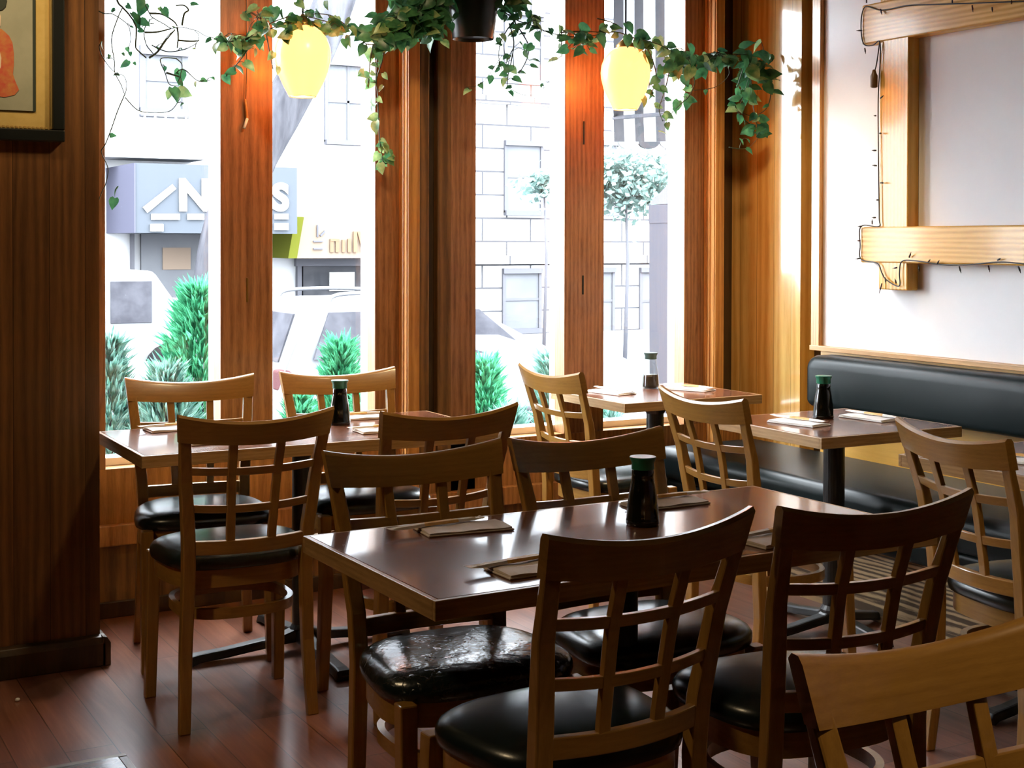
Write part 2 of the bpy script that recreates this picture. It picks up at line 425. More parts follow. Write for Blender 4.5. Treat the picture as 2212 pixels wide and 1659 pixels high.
# right wall: knotty planks, dark recess, white board
struct('wall_right', B(XR+.145, -3.2, 0, XR+.24, 5.30, 2.78), m_darkpost)
struct('wall_right_planks', MB().prism([(XR, 5.262), (XR+.060, 4.834), (XR+.15, 4.834), (XR+.15, 5.262)], 2, .30, 2.78), m_plank)
struct('wall_right_board', B(XR, -3.2, .94, XR+.10, 4.63, 2.78), m_white)
struct('wall_right_dado', B(XR, -3.2, 0, XR+.10, 4.63, .93), m_orange)
struct('trim_board_edge', B(XR-.022, 4.618, .925, XR+.10, 4.672, 2.78), m_mould, bevel=.003)
struct('trim_board_rail', B(XR-.03, -3.2, .922, XR+.01, 4.672, .945), m_trim, bevel=.003)

# ------------------------------------------------------------------ bench
bn = thing('banquette_bench', 'long black vinyl banquette with padded back along the right wall', 'bench', (3.9, 3.0, 0))
def rel(o, mb):
    l = o.location
    mb.v = [(x-l.x, y-l.y, z-l.z) for x, y, z in mb.v]
    return mb
def rrect(x0, z0, x1, z1, rads, n=7):
    """rounded rectangle outline (x,z); rads for corners (x0z0, x1z0, x1z1, x0z1)"""
    out = []
    for (cx, cz, r, a0) in ((x0+rads[0], z0+rads[0], rads[0], pi), (x1-rads[1], z0+rads[1], rads[1], 1.5*pi), (x1-rads[2], z1-rads[2], rads[2], 0), (x0+rads[3], z1-rads[3], rads[3], .5*pi)):
        for i in range(n):
            a = a0 + i/(n-1)*pi/2
            out.append((cx+r*cos(a), cz+r*sin(a)))
    return out
def padded(y0, y1, sect, crown=.0, end=.04, ny=40, seed=1):
    rnd = random.Random(seed)
    cx = sum(p[0] for p in sect)/len(sect); cz = sum(p[1] for p in sect)/len(sect)
    rings = []
    ys = [y0, y0+end*.12, y0+end*.45, y0+end] + [y0+end+(y1-y0-2*end)*i/ny for i in range(1, ny)] + [y1-end, y1-end*.45, y1-end*.12, y1]
    for y in ys:
        d = min(y-y0, y1-y)
        s = 1.0 if d >= end else .86+.14*sqrt(max(0, 1-(1-d/end)**2))
        wob = 1+crown*(sin(y*3.1+seed)*.6+sin(y*7.3+2*seed)*.4)
        rings.append([(cx+(x-cx)*s*wob, y, cz+(z-cz)*s*(1+crown*.7*sin(y*5+seed))) for x, z in sect])
    return MB().loft(rings)
rel(bn, padded(1.0, 5.09, rrect(3.610, .345, 4.17, .482, (.03, .01, .02, .05)), .006, .05, 46, 3)).build('seat_cushion', m_vinylb, bn, smooth=True)
rel(bn, padded(1.0, 4.575, rrect(4.045, .690, 4.178, .912, (.03, .01, .02, .055)), .004, .04, 46, 5)).build('backrest', m_vinylb, bn, smooth=True)
rel(bn, padded(1.0, 5.09, rrect(3.632, .262, 4.17, .345, (.02, .01, .01, .02)), .004, .04, 46, 8)).build('upholstered_apron', m_vinylb, bn, smooth=True)
rel(bn, B(3.675, 1.0, 0, 4.178, 5.08, .262)).build('base_panel', m_grain, bn)

# ------------------------------------------------------------------ chairs
def cpath(z):
    P = [(0, -.222), (.22, -.200), (.45, -.205), (.55, -.213), (.72, -.243), (.915, -.305)]
    for (z0, y0), (z1, y1) in zip(P, P[1:]):
        if z <= z1: return y0+(y1-y0)*(z-z0)/(z1-z0)
    return P[-1][1]
def cx_(z):
    P = [(0, .190), (.25, .180), (.45, .174), (.55, .176), (.915, .2095)]
    for (z0, x0), (z1, x1) in zip(P, P[1:]):
        if z <= z1: return x0+(x1-x0)*(z-z0)/(z1-z0)
    return P[-1][1]
KB, DIP = .026, .024
def backpt(u, z, dipk, off):
    """point on the bowed back: u in -1..1 across, z at the ends"""
    zz = z - dipk*DIP*(1-u*u)
    return Vector((u*cx_(zz), cpath(zz) - KB*(1-u*u) + off, zz))
def seat_outline(n=64, grow=0.):
    pts = []
    for i in range(n):
        a = 2*pi*i/n
        c, s = cos(a), sin(a)
        e = 3.4
        r = (abs(c)**e + abs(s)**e)**(-1/e)
        x, y = r*c, r*s
        w = .243 - .043*(1-(y+1)/2)          # narrower at the rear
        pts.append((x*(w+grow), -.035+y*(.178+grow) + .012*(1-x*x)*(1 if y > 0 else 0)))
    return pts
def seat_mesh():
    ol = seat_outline()
    cy0 = -.035
    rings = []
    for sc, z in ((.95, .452), (.985, .456), (1.0, .470), (.995, .482), (.965, .493), (.90, .502), (.78, .510), (.6, .515), (.35, .518), (.1, .519)):
        rings.append([(x*sc, cy0+(y-cy0)*sc, z) for x, y in ol])
    return MB().loft(rings)
def grid_bar(z0, z1, d0, d1, off0, off1, umax, n=18, curve_end=None):
    """bowed horizontal bar; bottom edge z0 / top edge z1 with their dips, from off0 (rear) to off1 (front)"""
    rings = []
    for i in range(n+1):
        u = -umax + 2*umax*i/n
        rings.append([backpt(u, z0, d0, off0), backpt(u, z0, d0, off1), backpt(u, z1, d1, off1), backpt(u, z1, d1, off0)])
    return MB().loft(rings)
def build_chair(label, seat_mat):
    t = thing('dining_chair', label, 'chair', group='lattice back chairs in the dining room')
    seat_mesh().build('seat', seat_mat, t, smooth=True)
    # apron under the cushion
    ol = seat_outline(64, -.014); il = seat_outline(64, -.034)
    ap = MB(); n = len(ol); vs = []
    for z in (.400, .456):
        vs += [(x, y, z) for x, y in ol]; vs += [(x, y, z) for x, y in il]
    fs = []
    for j in range(n):
        k = (j+1) % n
        fs += [(j, k, 2*n+k, 2*n+j), (n+k, n+j, 3*n+j, 3*n+k), (2*n+j, 2*n+k, 3*n+k, 3*n+j), (k, j, n+j, n+k)]
    ap.add(vs, fs)
    smooth_by_angle(ap.build('apron', m_chx, t))
    # rear legs rise into the back stiles
    for s in (-1, 1):
        rings = []
        for z in (0, .02, .1, .22, .34, .45, .50, .56, .64, .72, .80, .86):
            hx = .0185 if z > .4 else .0185-.002*(1-z/.4)
            hy = .0165 if z > .4 else .0165-.003*(1-z/.4)
            if z > .6: hx = .0185-.002*(z-.6)/.26; hy = .0165-.0075*(z-.6)/.26
            x, y = s*cx_(z), cpath(z)
            rings.append([(x-hx, y-hy, z), (x+hx, y-hy, z), (x+hx, y+hy, z), (x-hx, y+hy, z)])
        MB().loft(rings).build('leg', m_chz, t, bevel=.004)
        rings = []
        for z in (0, .1, .3, .458):
            q = z/.458
            x, y = s*(.203-.006*q), .150-.026*q
            h = .0165+.003*q
            rings.append([(x-h, y-h, z), (x+h, y-h, z), (x+h, y+h, z), (x-h, y+h, z)])
        MB().loft(rings).build('leg', m_chz, t, bevel=.004)
    # crest rail, wraps the stile tops
    rings = []
    nU = 24; UM = 1.083
    for i in range(nU+1):
        u = -UM + 2*UM*i/nU
        q = []
        for z, dp, of in ((.836, .55, -.014), (.836, .55, .012), (.905, 1., .013), (.914, 1., .008), (.915, 1., -.004), (.907, 1., -.012)):
            q.append(backpt(u, z, dp, of))
        rings.append(q)
    smooth_by_angle(MB().loft(rings).build('crest_rail', m_chx, t), 50)
    # lattice: two slats, two bars, bottom rail
    for s in (-1, 1):
        rings = []
        for i in range(9):
            z = .525 + (.85-.525)*i/8
            u = s*.345
            c = backpt(u, z, 0, 0); w = .0125
            yb = cpath(z) - KB*(1-u*u)
            rings.append([(c.x-w, yb-.008, z), (c.x+w, yb-.008, z), (c.x+w, yb+.007, z), (c.x-w, yb+.007, z)])
        MB().loft(rings).build('slat', m_chz, t, bevel=.002)
    for z in (.642, .752):
        grid_bar(z-.011, z+.012, .35, .35, -.0075, .0065, .97).build('lattice_bar', m_chx, t, bevel=.002)
    grid_bar(.505, .546, .15, .15, -.010, .010, .97).build('bottom_rail', m_chx, t, bevel=.003)
    # bent hoop stretcher
    def hoop(g):
        out = []
        for i in range(56):
            a = 2*pi*i/56; c, s = cos(a), sin(a); e = 2.7
            r = (abs(c)**e+abs(s)**e)**(-1/e)
            out.append((r*c*(.178+g), -.03+r*s*(.165+g)))
        return out
    o_, i_ = hoop(0), hoop(-.016)
    n = 56; vs = []
    for z in (.305, .335):
        vs += [(x, y, z) for x, y in o_]; vs += [(x, y, z) for x, y in i_]
    fs = []
    for j in range(n):
        k = (j+1) % n
        fs += [(j, k, 2*n+k, 2*n+j), (n+k, n+j, 3*n+j, 3*n+k), (2*n+j, 2*n+k, 3*n+k, 3*n+j), (k, j, n+j, n+k)]
    smooth_by_angle(MB().add(vs, fs).build('stretcher', m_chx, t))
    return t
CHAIRS = [
 (1.315, 4.070, -2.1, 'wooden chair, back to us, at the left end of the long window table'),
 (1.812, 3.890, 3.0, 'wooden chair, back to us, at the right end of the long window table'),
 (1.390, 4.576, 171.5, 'wooden chair facing us behind the left end of the long window table'),
 (1.978, 4.555, 177.0, 'wooden chair facing us behind the green-capped bottle on the long window table'),
 (1.398, 2.665, 177.5, 'wooden chair facing us with cracked black seat tucked under the front table'),
 (1.888, 2.650, 180.0, 'wooden chair facing us just behind the soy bottle of the front table'),
 (1.376, 2.262, 3.2, 'wooden lattice-back chair with its back to us in front of the front table\'s soy bottle'),
 (1.914, 2.232, -4.5, 'wooden lattice-back chair with its back to us at the right end of the front table'),
 (1.303, .936, 179.3, 'nearest wooden chair, its broad crest rail cutting the bottom right corner'),
 (3.025, 4.522, -90.4, 'pale lit wooden chair against the window at the left of the far small table'),
 (3.012, 3.555, -91.4, 'wooden chair, back to us, left of the small bench table with green-capped bottle'),
 (3.060, 2.519, -99.8, 'wooden chair facing the bench at the table cut off by the right photo edge'),
]
proto = build_chair('proto', m_vinyl)
for i, (x, y, a, lab) in enumerate(CHAIRS):
    c = proto if i == 0 else copy_tree(proto)
    c.location = (x, y, 0); c.rotation_euler = (0, 0, radians(a)); c['label'] = lab
    if i == 4:
        for ch in c.children:
            if ch.name.startswith('seat') and ch.type == 'MESH':
                ch.data = ch.data.copy(); ch.data.materials[0] = m_crack

# ------------------------------------------------------------------ tables
def table(x, y, w, l, rot, label, colr=.032, arm=.36, base=True, armrot=0.):
    """origin is the near left corner of the top"""
    t = thing('dining_table', label, 'table', (x, y, 0), rot, 'brown topped pedestal tables')
    T = .038; z1 = .75; z0 = z1-T; e = .012
    B(e, e, z0+.002, l-e, w-e, z1).build('tabletop', m_ttop, t)
    for q in ((0, 0, l, e), (0, w-e, l, w)): B(q[0], q[1], z0, q[2], q[3], z1-.0006).build('edge_band', m_tedge, t, bevel=.0015)
    for q in ((0, e, e, w-e), (l-e, e, l, w-e)): B(q[0], q[1], z0, q[2], q[3], z1-.0006).build('edge_band', m_tedgey, t, bevel=.0015)
    cx, cy = l/2, w/2
    MB().lathe([(colr*1.25, .055), (colr*1.25, .075), (colr, .09), (colr, .66), (colr*1.5, .69), (colr*1.5, z0)], 24, (cx, cy, 0)).build('column', m_metal, t, smooth=False)
    smooth_by_angle(t.children[-1])
    MB().box(cx-.19, cy-.19, z0-.012, cx+.19, cy+.19, z0).build('mounting_plate', m_metal, t)
    for k in range(4):
        a = k*pi/2 + armrot
        d = Vector((cos(a), sin(a), 0)); s = Vector((-sin(a), cos(a), 0))
        rings = []
        for q, zt, zb, hw in ((.0, .082, .035, .036), (.06, .078, .034, .034), (.2, .060, .030, .030), (.7, .040, .012, .027), (.90, .036, .008, .030), (.97, .032, .0, .032), (1., .018, .0, .030)):
            p = Vector((cx, cy, 0)) + d*(q*arm)
            rings.append([p-s*hw+Vector((0, 0, zb)), p+s*hw+Vector((0, 0, zb)), p+s*hw*.7+Vector((0, 0, zt)), p-s*hw*.7+Vector((0, 0, zt))])
        MB().loft(rings).build('foot', m_metal, t, bevel=.006)
    return t
TAB = {
 'T1': (1.1066, 2.2353, .640, 1.2783, .0132), 'T2': (1.0791, 4.1694, .6199, 1.2428, -.0096),
 'T3': (3.119, 4.5946, .5725, .7052, .0028), 'T4': (3.1451, 3.4769, .600, .6435, -.0153), 'T5': (3.1271, 2.5089, .60, .66, .0083)}
table(*TAB['T1'], 'large front table with a dark red-brown top reflecting the windows', .030, .40)
table(*TAB['T2'], 'long brown table in front of the two left windows', .032, .40)
table(*TAB['T3'], 'small brown table against the far right window beside the pale chair', .038, .28)
table(*TAB['T4'], 'small brown table at the bench holding the green-capped bottle before the wood planks', .038, .28)
table(*TAB['T5'], 'brown table by the bench cut off at the right edge of the photo', .036, .28)
table(-.30, 1.165, .60, .735, 0, 'nearest table, only its glossy corner showing at the bottom left', .034, .28)

# ------------------------------------------------------------------ napkins and chopsticks
def napkin(p, ang, label, mat, L_=.205, W_=.105):
    t = thing('paper_napkin', label, 'napkin', (p[0], p[1], .75), ang, 'folded paper napkins')
    B(-L_/2, -W_/2, .0005, L_/2, W_/2, .0045).build('lower_fold', mat, t, bevel=.0015)
    top = MB()
    n = 10; rings = []
    for i in range(n+1):
        x = -L_/2+.003 + (L_-.008)*i/n
        h = .0095 + .0012*sin(i*1.3)
        rings.append([(x, -W_/2+.002, .0048), (x, W_/2-.004, .0048), (x, W_/2-.004, h-.002), (x, 0, h+.001), (x, -W_/2+.002, h-.001)])
    top.loft(rings).build('upper_fold', mat, t, bevel=.001)
    return t
def chopsticks(p, ang, label, mat, pm, z=.7625, L_=.25):
    t = thing('chopstick_packet', label, 'chopsticks', (p[0], p[1], z), ang, 'paper wrapped chopsticks')
    r = MB(); rings = []
    for i, x in enumerate((-L_/2, -L_/2+.006, -L_/2+.03, -.03, .05, L_/2-.03, L_/2-.006, L_/2)):
        w = (.0135, .013, .0105, .010, .010, .0105, .0125, .013)[i]; h = (.0006, .001, .005, .0062, .0062, .005, .001, .0006)[i]
        zz = (.004, .003, .0, .0, .0, .0, .002, .004)[i]
        rings.append([(x, -w, zz), (x, w, zz), (x, w*.7, zz+h), (x, -w*.7, zz+h)])
    r.loft(rings).build('sleeve', mat, t)
    pr = MB()
    pr.add([(-.035, -.0072, .0066), (.055, -.0072, .0066), (.045, .0072, .0066), (-.025, .0072, .0066)], [(0, 1, 2, 3)])
    pr.add([(-.035, -.0105, .001), (.055, -.0105, .001), (.055, -.0072, .0066), (-.035, -.0072, .0066)], [(0, 1, 2, 3)])
    pr.build('printed_band', pm, t)
    MB().tube([(-L_/2+.02, -.004, .003), (L_/2-.02, -.002, .003)], .0022, 6).tube([(-L_/2+.02, .004, .003), (L_/2-.02, .002, .003)], .0022, 6).build('stick', m_stick, t)
    return t
SET = [
 # napkin centre, angle, packet offset, packet angle, words, bright paper
 ((1.437, 2.760), -.10, (-.055, .028), .10, 'at the far left of the front table', 0),
 ((1.400, 2.355), .02, (-.03, .035), .10, 'on the front table left of the near chair\'s crest rail', 0),
 ((2.010, 2.785), .02, (.03, .030), .02, 'on the front table just behind the soy bottle', 0),
 ((1.995, 2.330), .10, (.02, .036), .12, 'at the near right of the front table between two chair backs', 0),
 ((1.335, 4.700), .05, (.0, .030), .02, 'at the far left of the long window table', 1),
 ((1.370, 4.345), .02, (.02, .034), .05, 'on the long window table behind the near left chair back', 1),
 ((1.950, 4.320), -.05, (.0, .034), -.02, 'on the long window table left of the near right chair back', 1),
 ((1.990, 4.675), -.03, (.0, .03), .03, 'on the long window table right of its green-capped bottle', 1),
 ((3.285, 4.945), -1.40, (.03, .02), -1.45, 'on the far small table left of the half-empty bottle', 2),
 ((3.660, 4.890), -1.15, (.02, .03), -1.2, 'on the far small table right of the half-empty bottle', 2),
 ((3.320, 3.790), -1.38, (.03, .035), -1.42, 'on the bench-side small table left of the green-capped bottle', 2),
 ((3.640, 3.770), -1.48, (.035, .02), -1.52, 'on the bench-side small table right of the green-capped bottle', 2),
 ((3.335, 2.800), -1.35, (.02, .03), -1.40, 'on the table cut off by the right photo edge', 2),
]
for p, a, o, pa, words, br_ in SET:
    mat = m_paperw if br_ == 2 else m_paper
    napkin(p, a, 'folded paper napkin ' + words, mat)
    q = Vector((o[0], o[1], 0))
    chopsticks((p[0]+o[0], p[1]+o[1]), pa, 'paper-wrapped chopsticks ' + words, m_paperw if br_ == 2 else m_sleeve, m_print)

# ------------------------------------------------------------------ soy bottles
def bottle(x, y, label, full=True):
    t = thing('soy_sauce_bottle', label, 'bottle', (x, y, .75), 0, 'soy sauce bottles')
    prof = [(.030, 0), (.0365, .001), (.0385, .005), (.0385, .014), (.0375, .016), (.0375, .022), (.0368, .024), (.0355, .045), (.0325, .068), (.0290, .088), (.0262, .102), (.0252, .112), (.0252, .124), (.0225, .128), (.0225, .131)]
    if full:
        smooth_by_angle(MB().lathe(prof, 40).build('body', m_soyglass, t), 60)
    else:
        MB().lathe([(r*.94, z+.003) for r, z in prof[:8]] + [(.0335, .060)], 40).build('soy_sauce', m_soy, t, smooth=True)
        MB().lathe(prof, 40).build('body', m_bglass, t, smooth=True)
    cp = MB().lathe([(.0258, .1285), (.0262, .130), (.0258, .143), (.0300, .1525), (.0308, .155), (.0300, .157), (.0262, .1575), (.012, .156), (.001, .156)], 40)
    smooth_by_angle(cp.build('cap', m_cap if full else m_capgrey, t), 50)
    return t
bottle(1.822, 2.610, 'dark soy sauce bottle with green cap standing on the front table')
bottle(1.880, 4.560, 'dark soy sauce bottle with green cap on the long window table')
bottle(3.555, 5.035, 'half-empty clear soy sauce bottle with grey-green cap on the far small table', False)
bottle(3.508, 3.870, 'dark soy sauce bottle with green cap on the small table by the bench')

# ------------------------------------------------------------------ picture on the left pier
def poly_y(pts, y, depth, off=0):
    P = [at(px, py, 1, y) for px, py in pts]
    return MB().prism([(p.x, p.z) for p in P], 1, y, y+depth)
pic = thing('framed_picture', 'black framed picture of a red robed figure with gold mat on the left wall', 'picture', (.60, 4.64, 1.72))
X1, Z0, X0, Z1 = .946, 1.716, .30, 2.66
fr = MB(); w = .038
fr.box(X0, 4.600, Z0, X1, 4.64, Z0+w).box(X0, 4.600, Z1-w, X1, 4.64, Z1).box(X0, 4.600, Z0+w, X0+w, 4.64, Z1-w).box(X1-w, 4.600, Z0+w, X1, 4.64, Z1-w)
rel(pic, fr).build('frame', m_blk, pic, bevel=.004)
m_mat = speck('gold picture mat', (.50, .35, .10), (.56, .40, .13), 40, .6)
m_bead = plain('gilt bead', (.65, .42, .14), .35, metal=.5)
m_printbg = speck('pale grey green print', (.26, .27, .20), (.33, .33, .25), 9, .6)
m_robe = speck('red patterned robe print', (.45, .045, .03), (.46, .20, .05), 42, .6)
m_skin = plain('printed pale skin', (.62, .50, .38), .6)
m_hair = plain('printed black hair', (.015, .025, .015), .6)
rel(pic, B(X0+w, 4.622, Z0+w, X1-w, 4.638, Z1-w)).build('mat', m_mat, pic)
bd = MB()
n = 44
for i in range(n):
    x = X0+w+.004+(X1-X0-2*w-.008)*i/(n-1)
    bd.box(x-.0035, 4.616, Z0+w+.003, x+.0035, 4.6225, Z0+w+.009)
bd.box(X1-w-.008, 4.617, Z0+w, X1-w-.005, 4.6225, Z1-w)
rel(pic, bd).build('bead_trim', m_bead, pic)
pb = at(77, 241, 1, 4.62)
rel(pic, B(X0+.12, 4.617, pb.z, pb.x, 4.6222, Z1-.14)).build('print_border', m_hair, pic)
pb2 = at(71, 240, 1, 4.615)
rel(pic, B(X0+.12, 4.6155, pb2.z, pb2.x, 4.6172, Z1-.15)).build('print', m_printbg, pic)
rel(pic, poly_y([(-30, 64), (2, 62), (10, 68), (20, 78), (27, 92), (30, 115), (30, 140), (28, 160), (33, 175), (41, 194), (32, 205), (10, 210), (-10, 207), (-30, 200), (-45, 120)], 4.6135, .0018)).build('printed_robe', m_robe, pic)
rel(pic, poly_y([(-30, 105), (-2, 105), (3, 125), (2, 145), (-2, 152), (-30, 150)], 4.6125, .0009)).build('printed_sash', m_skin, pic)
rel(pic, poly_y([(-30, 30), (-4, 22), (2, 35), (1, 55), (-3, 63), (-30, 64)], 4.6125, .0009)).build('printed_face', m_skin, pic)
rel(pic, poly_y([(-30, -20), (8, -20), (15, 0), (12, 14), (5, 21), (-4, 22), (-30, 26)], 4.6115, .0009)).build('printed_hair', m_hair, pic)

# ------------------------------------------------------------------ lattice of beams on the white board, with fairy lights
bt = thing('lattice_frame', 'square lattice of yellow oak beams mounted on the white wall board', 'wall frame', (XR, 3.8, 1.2))
XB = 4.115
def lb(px0, py0, px1, py1): pass
yL = at(1859, 530, 0, XB).y
zt1, zt0 = at(1862, 12, 0, XB).z, at(1862, 97, 0, XB).z
zb1, zb0 = at(1859, 490, 0, XB).z, at(1859, 567, 0, XB).z
yv1, yv0 = at(1898, 300, 0, XB).y, at(1960, 300, 0, XB).y
zbot = at(1895, 625, 0, XB).z
rel(bt, B(XB, 2.2, zt0, XR, yL, zt1)).build('upper_beam', m_beam_y, bt, bevel=.006)
rel(bt, B(XB, 2.2, zb0, XR, yL, zb1)).build('lower_beam', m_beam_y, bt, bevel=.006)
for yy in (yv0, 2.45):
    d = yv1-yv0
    rel(bt, B(XB+.004, yy, zbot, XR, yy+d, 2.62)).build('post', m_beam_z, bt, bevel=.005)
sl = thing('string_lights', 'black mini light string draped around the oak wall lattice', 'string lights', (XR, 3.8, 1.2))
XS = XB-.006
def wire(pts, n=40, r=.0028):
    return path_resample([at(px, py, 0, XS) for px, py in pts], n)
runs = [[(2230, 2), (2130, 6), (2010, 10), (1960, 12), (1905, 22), (1872, 14), (1862, 30), (1860, 65), (1866, 95), (1885, 98), (1900, 90), (1901, 130), (1897, 210), (1897, 300), (1898, 390), (1899, 470), (1898, 489), (1860, 489), (1858, 530), (1860, 560), (1895, 569), (1905, 590), (1915, 605), (1942, 618), (1943, 590), (1948, 565), (1975, 563), (2040, 572), (2100, 571), (2160, 566), (2230, 572)],
        [(1900, 92), (1893, 140), (1886, 165)]]
wm = MB()
for r_ in runs: wm.tube(wire(r_, 8*len(r_)), .0026, 5)
rel(sl, wm).build('wire', m_wire, sl, smooth=True)
bul = [(1872, 6, 0, -12), (1862, 66, -12, 0), (1868, 104, 2, 12), (1902, 20, 3, 12), (1902, 212, 7, -6), (1893, 250, -6, 0), (1900, 288, 4, 0), (1893, 325, -10, 0), (1894, 358, -10, -1), (1902, 395, 8, 0), (1897, 432, -5, 0), (1892, 470, -9, 0), (1884, 484, 0, -10), (1862, 489, -9, 0), (1859, 520, -8, 0), (1858, 558, -10, 2),
       (1905, 612, -6, 22), (1912, 600, 2, 14), (1936, 612, -3, -10), (1938, 578, -10, 2), (1964, 556, 4, -11), (1984, 574, 3, 13), (2005, 566, 5, -6), (2024, 570, 5, -8), (2072, 576, 4, 14), (2135, 574, 3, 14), (2155, 562, 7, -4), (2200, 576, 5, 14), (2100, 12, 2, 14), (2057, 6, 0, -8), (2143, 16, 1, 10), (2185, 8, 0, -8)]
for px, py, dx, dy in bul:
    a = at(px, py, 0, XS-.001); e = at(px+dx, py+dy, 0, XS-.010)
    mb = MB().tube([a, a.lerp(e, .6), a.lerp(e, .62), e], .0030, 6, (1, 1.15, .75, .35))
    rel(sl, mb).build('bulb', m_wire if (px+py) % 3 else m_bulb, sl, smooth=True)
p0 = at(1888, 150, 0, XS-.012); p1 = at(1888, 190, 0, XS-.012)
mb = MB().lathe([(.008, 0), (.0145, .004), (.0145, .05), (.010, .06), (.006, .075)], 14, (p1.x, p1.y, p1.z))
rel(sl, mb).build('plug', m_brown, sl, smooth=True)

# ------------------------------------------------------------------ pendant lamps
def pendant(px, pyb, label):
    c = at(px, pyb, 1, 4.95)
    t = thing('pendant_lamp', label, 'lamp', (c.x, c.y, c.z), 0, 'amber glass pendant lamps')
    prof = [(.048, 0), (.050, .002), (.069, .04), (.088, .085), (.0985, .13), (.1005, .155), (.0975, .185), (.087, .215), (.066, .242), (.045, .258), (.034, .262)]
    prof = [(r*1.06, z*1.02) for r, z in prof]
    inner = [(r-.004, z) for r, z in reversed(prof)]
    MB().lathe(prof + inner, 44, caps=False).build('lamp_shade', m_lamp, t, smooth=True)
    MB().lathe([(.051, -.001), (.052, .001), (.048, .003), (.045, .001)], 44, caps=False).build('shade_rim', m_lampi, t, smooth=True)
    MB().lathe([(.001, .255), (.040, .256), (.042, .275), (.022, .295), (.008, .31), (.001, .31)], 24, caps=False).build('lamp_cap', m_brass, t, smooth=True)
    MB().tube([(0, 0, .30), (0, 0, 2.78-c.z)], .004, 8).build('cord', m_wire, t)
    d = bpy.data.lights.new('lamp_bulb', 'POINT'); d.energy = 11; d.color = (1, .52, .17); d.shadow_soft_size = .03
    q = bpy.data.objects.new('lamp_bulb', d); COL.objects.link(q); q.parent = t; q.location = (0, 0, .14)
    MB().lathe([(.055, 2.755-c.z), (.055, 2.775-c.z), (.02, 2.7799-c.z)], 24).build('canopy', m_brass, t, smooth=True)
    return t
pendant(654, 209, 'left amber glass pendant lamp glowing among vines before the leaning tree')
pendant(1351, 237, 'right amber glass pendant lamp glowing before the striped awning')

# pull cord with wooden handle on the first mullion
pc = thing('pull_cord', 'thin pull cord with a wooden handle hanging on the first broad mullion', 'cord', tuple(at(531, 215, 1, 5.185)))
pts = [at(532, -40, 1, 5.185), at(532, 60, 1, 5.185), at(533, 140, 1, 5.185), at(531, 216, 1, 5.185)]
rel(pc, MB().tube(pts, .0016, 5)).build('cord', m_wire, pc)
a, e = at(530, 214, 1, 5.183), at(534, 258, 1, 5.183)
rel(pc, MB().tube([a, a.lerp(e, .3), a.lerp(e, .9), e], .0055, 8, (.5, .9, 1., .7))).build('handle', m_mould, pc, smooth=True)
a, e = at(534, 256, 1, 5.18), at(527, 277, 1, 5.175)
rel(pc, MB().tube([a, e], .006, 8)).build('end_clip', m_wframe, pc, smooth=True)

# ------------------------------------------------------------------ vines
def leaf(mb, p, dirv, nrm, size, fold=.22):
    d = dirv.normalized(); n = (nrm - d*nrm.dot(d)); n = n.normalized() if n.length > 1e-5 else d.orthogonal().normalized()
    s = d.cross(n)
    out = [(0, 0), (-.10, .22), (.05, .42), (.32, .46), (.62, .32), (.85, .13), (1.02, 0)]
    L_ = size
    mid = [p + d*(L_*x) + n*(L_*(.10*sin(max(0, x)*2.6)-.06*x*x)) for x in (0, .25, .55, .8, 1.02)]
    vs = list(mid)
    fs = []
    for sg in (1, -1):
        o = len(vs)
        for x, y in out[1:-1]:
            vs.append(p + d*(L_*x) + s*(sg*L_*y*.86) + n*(L_*(fold*y + .10*sin(max(0, x)*2.6) - .06*x*x)))
        a, b_, c, d_, e = o, o+1, o+2, o+3, o+4
        fs += [(0, a, b_, 1), (1, b_, c, 2), (2, c, d_, 3), (3, d_, e, 4)] if sg > 0 else [(1, b_, a, 0), (2, c, b_, 1), (3, d_, c, 2), (4, e, d_, 3)]
    mb.add(vs, fs)
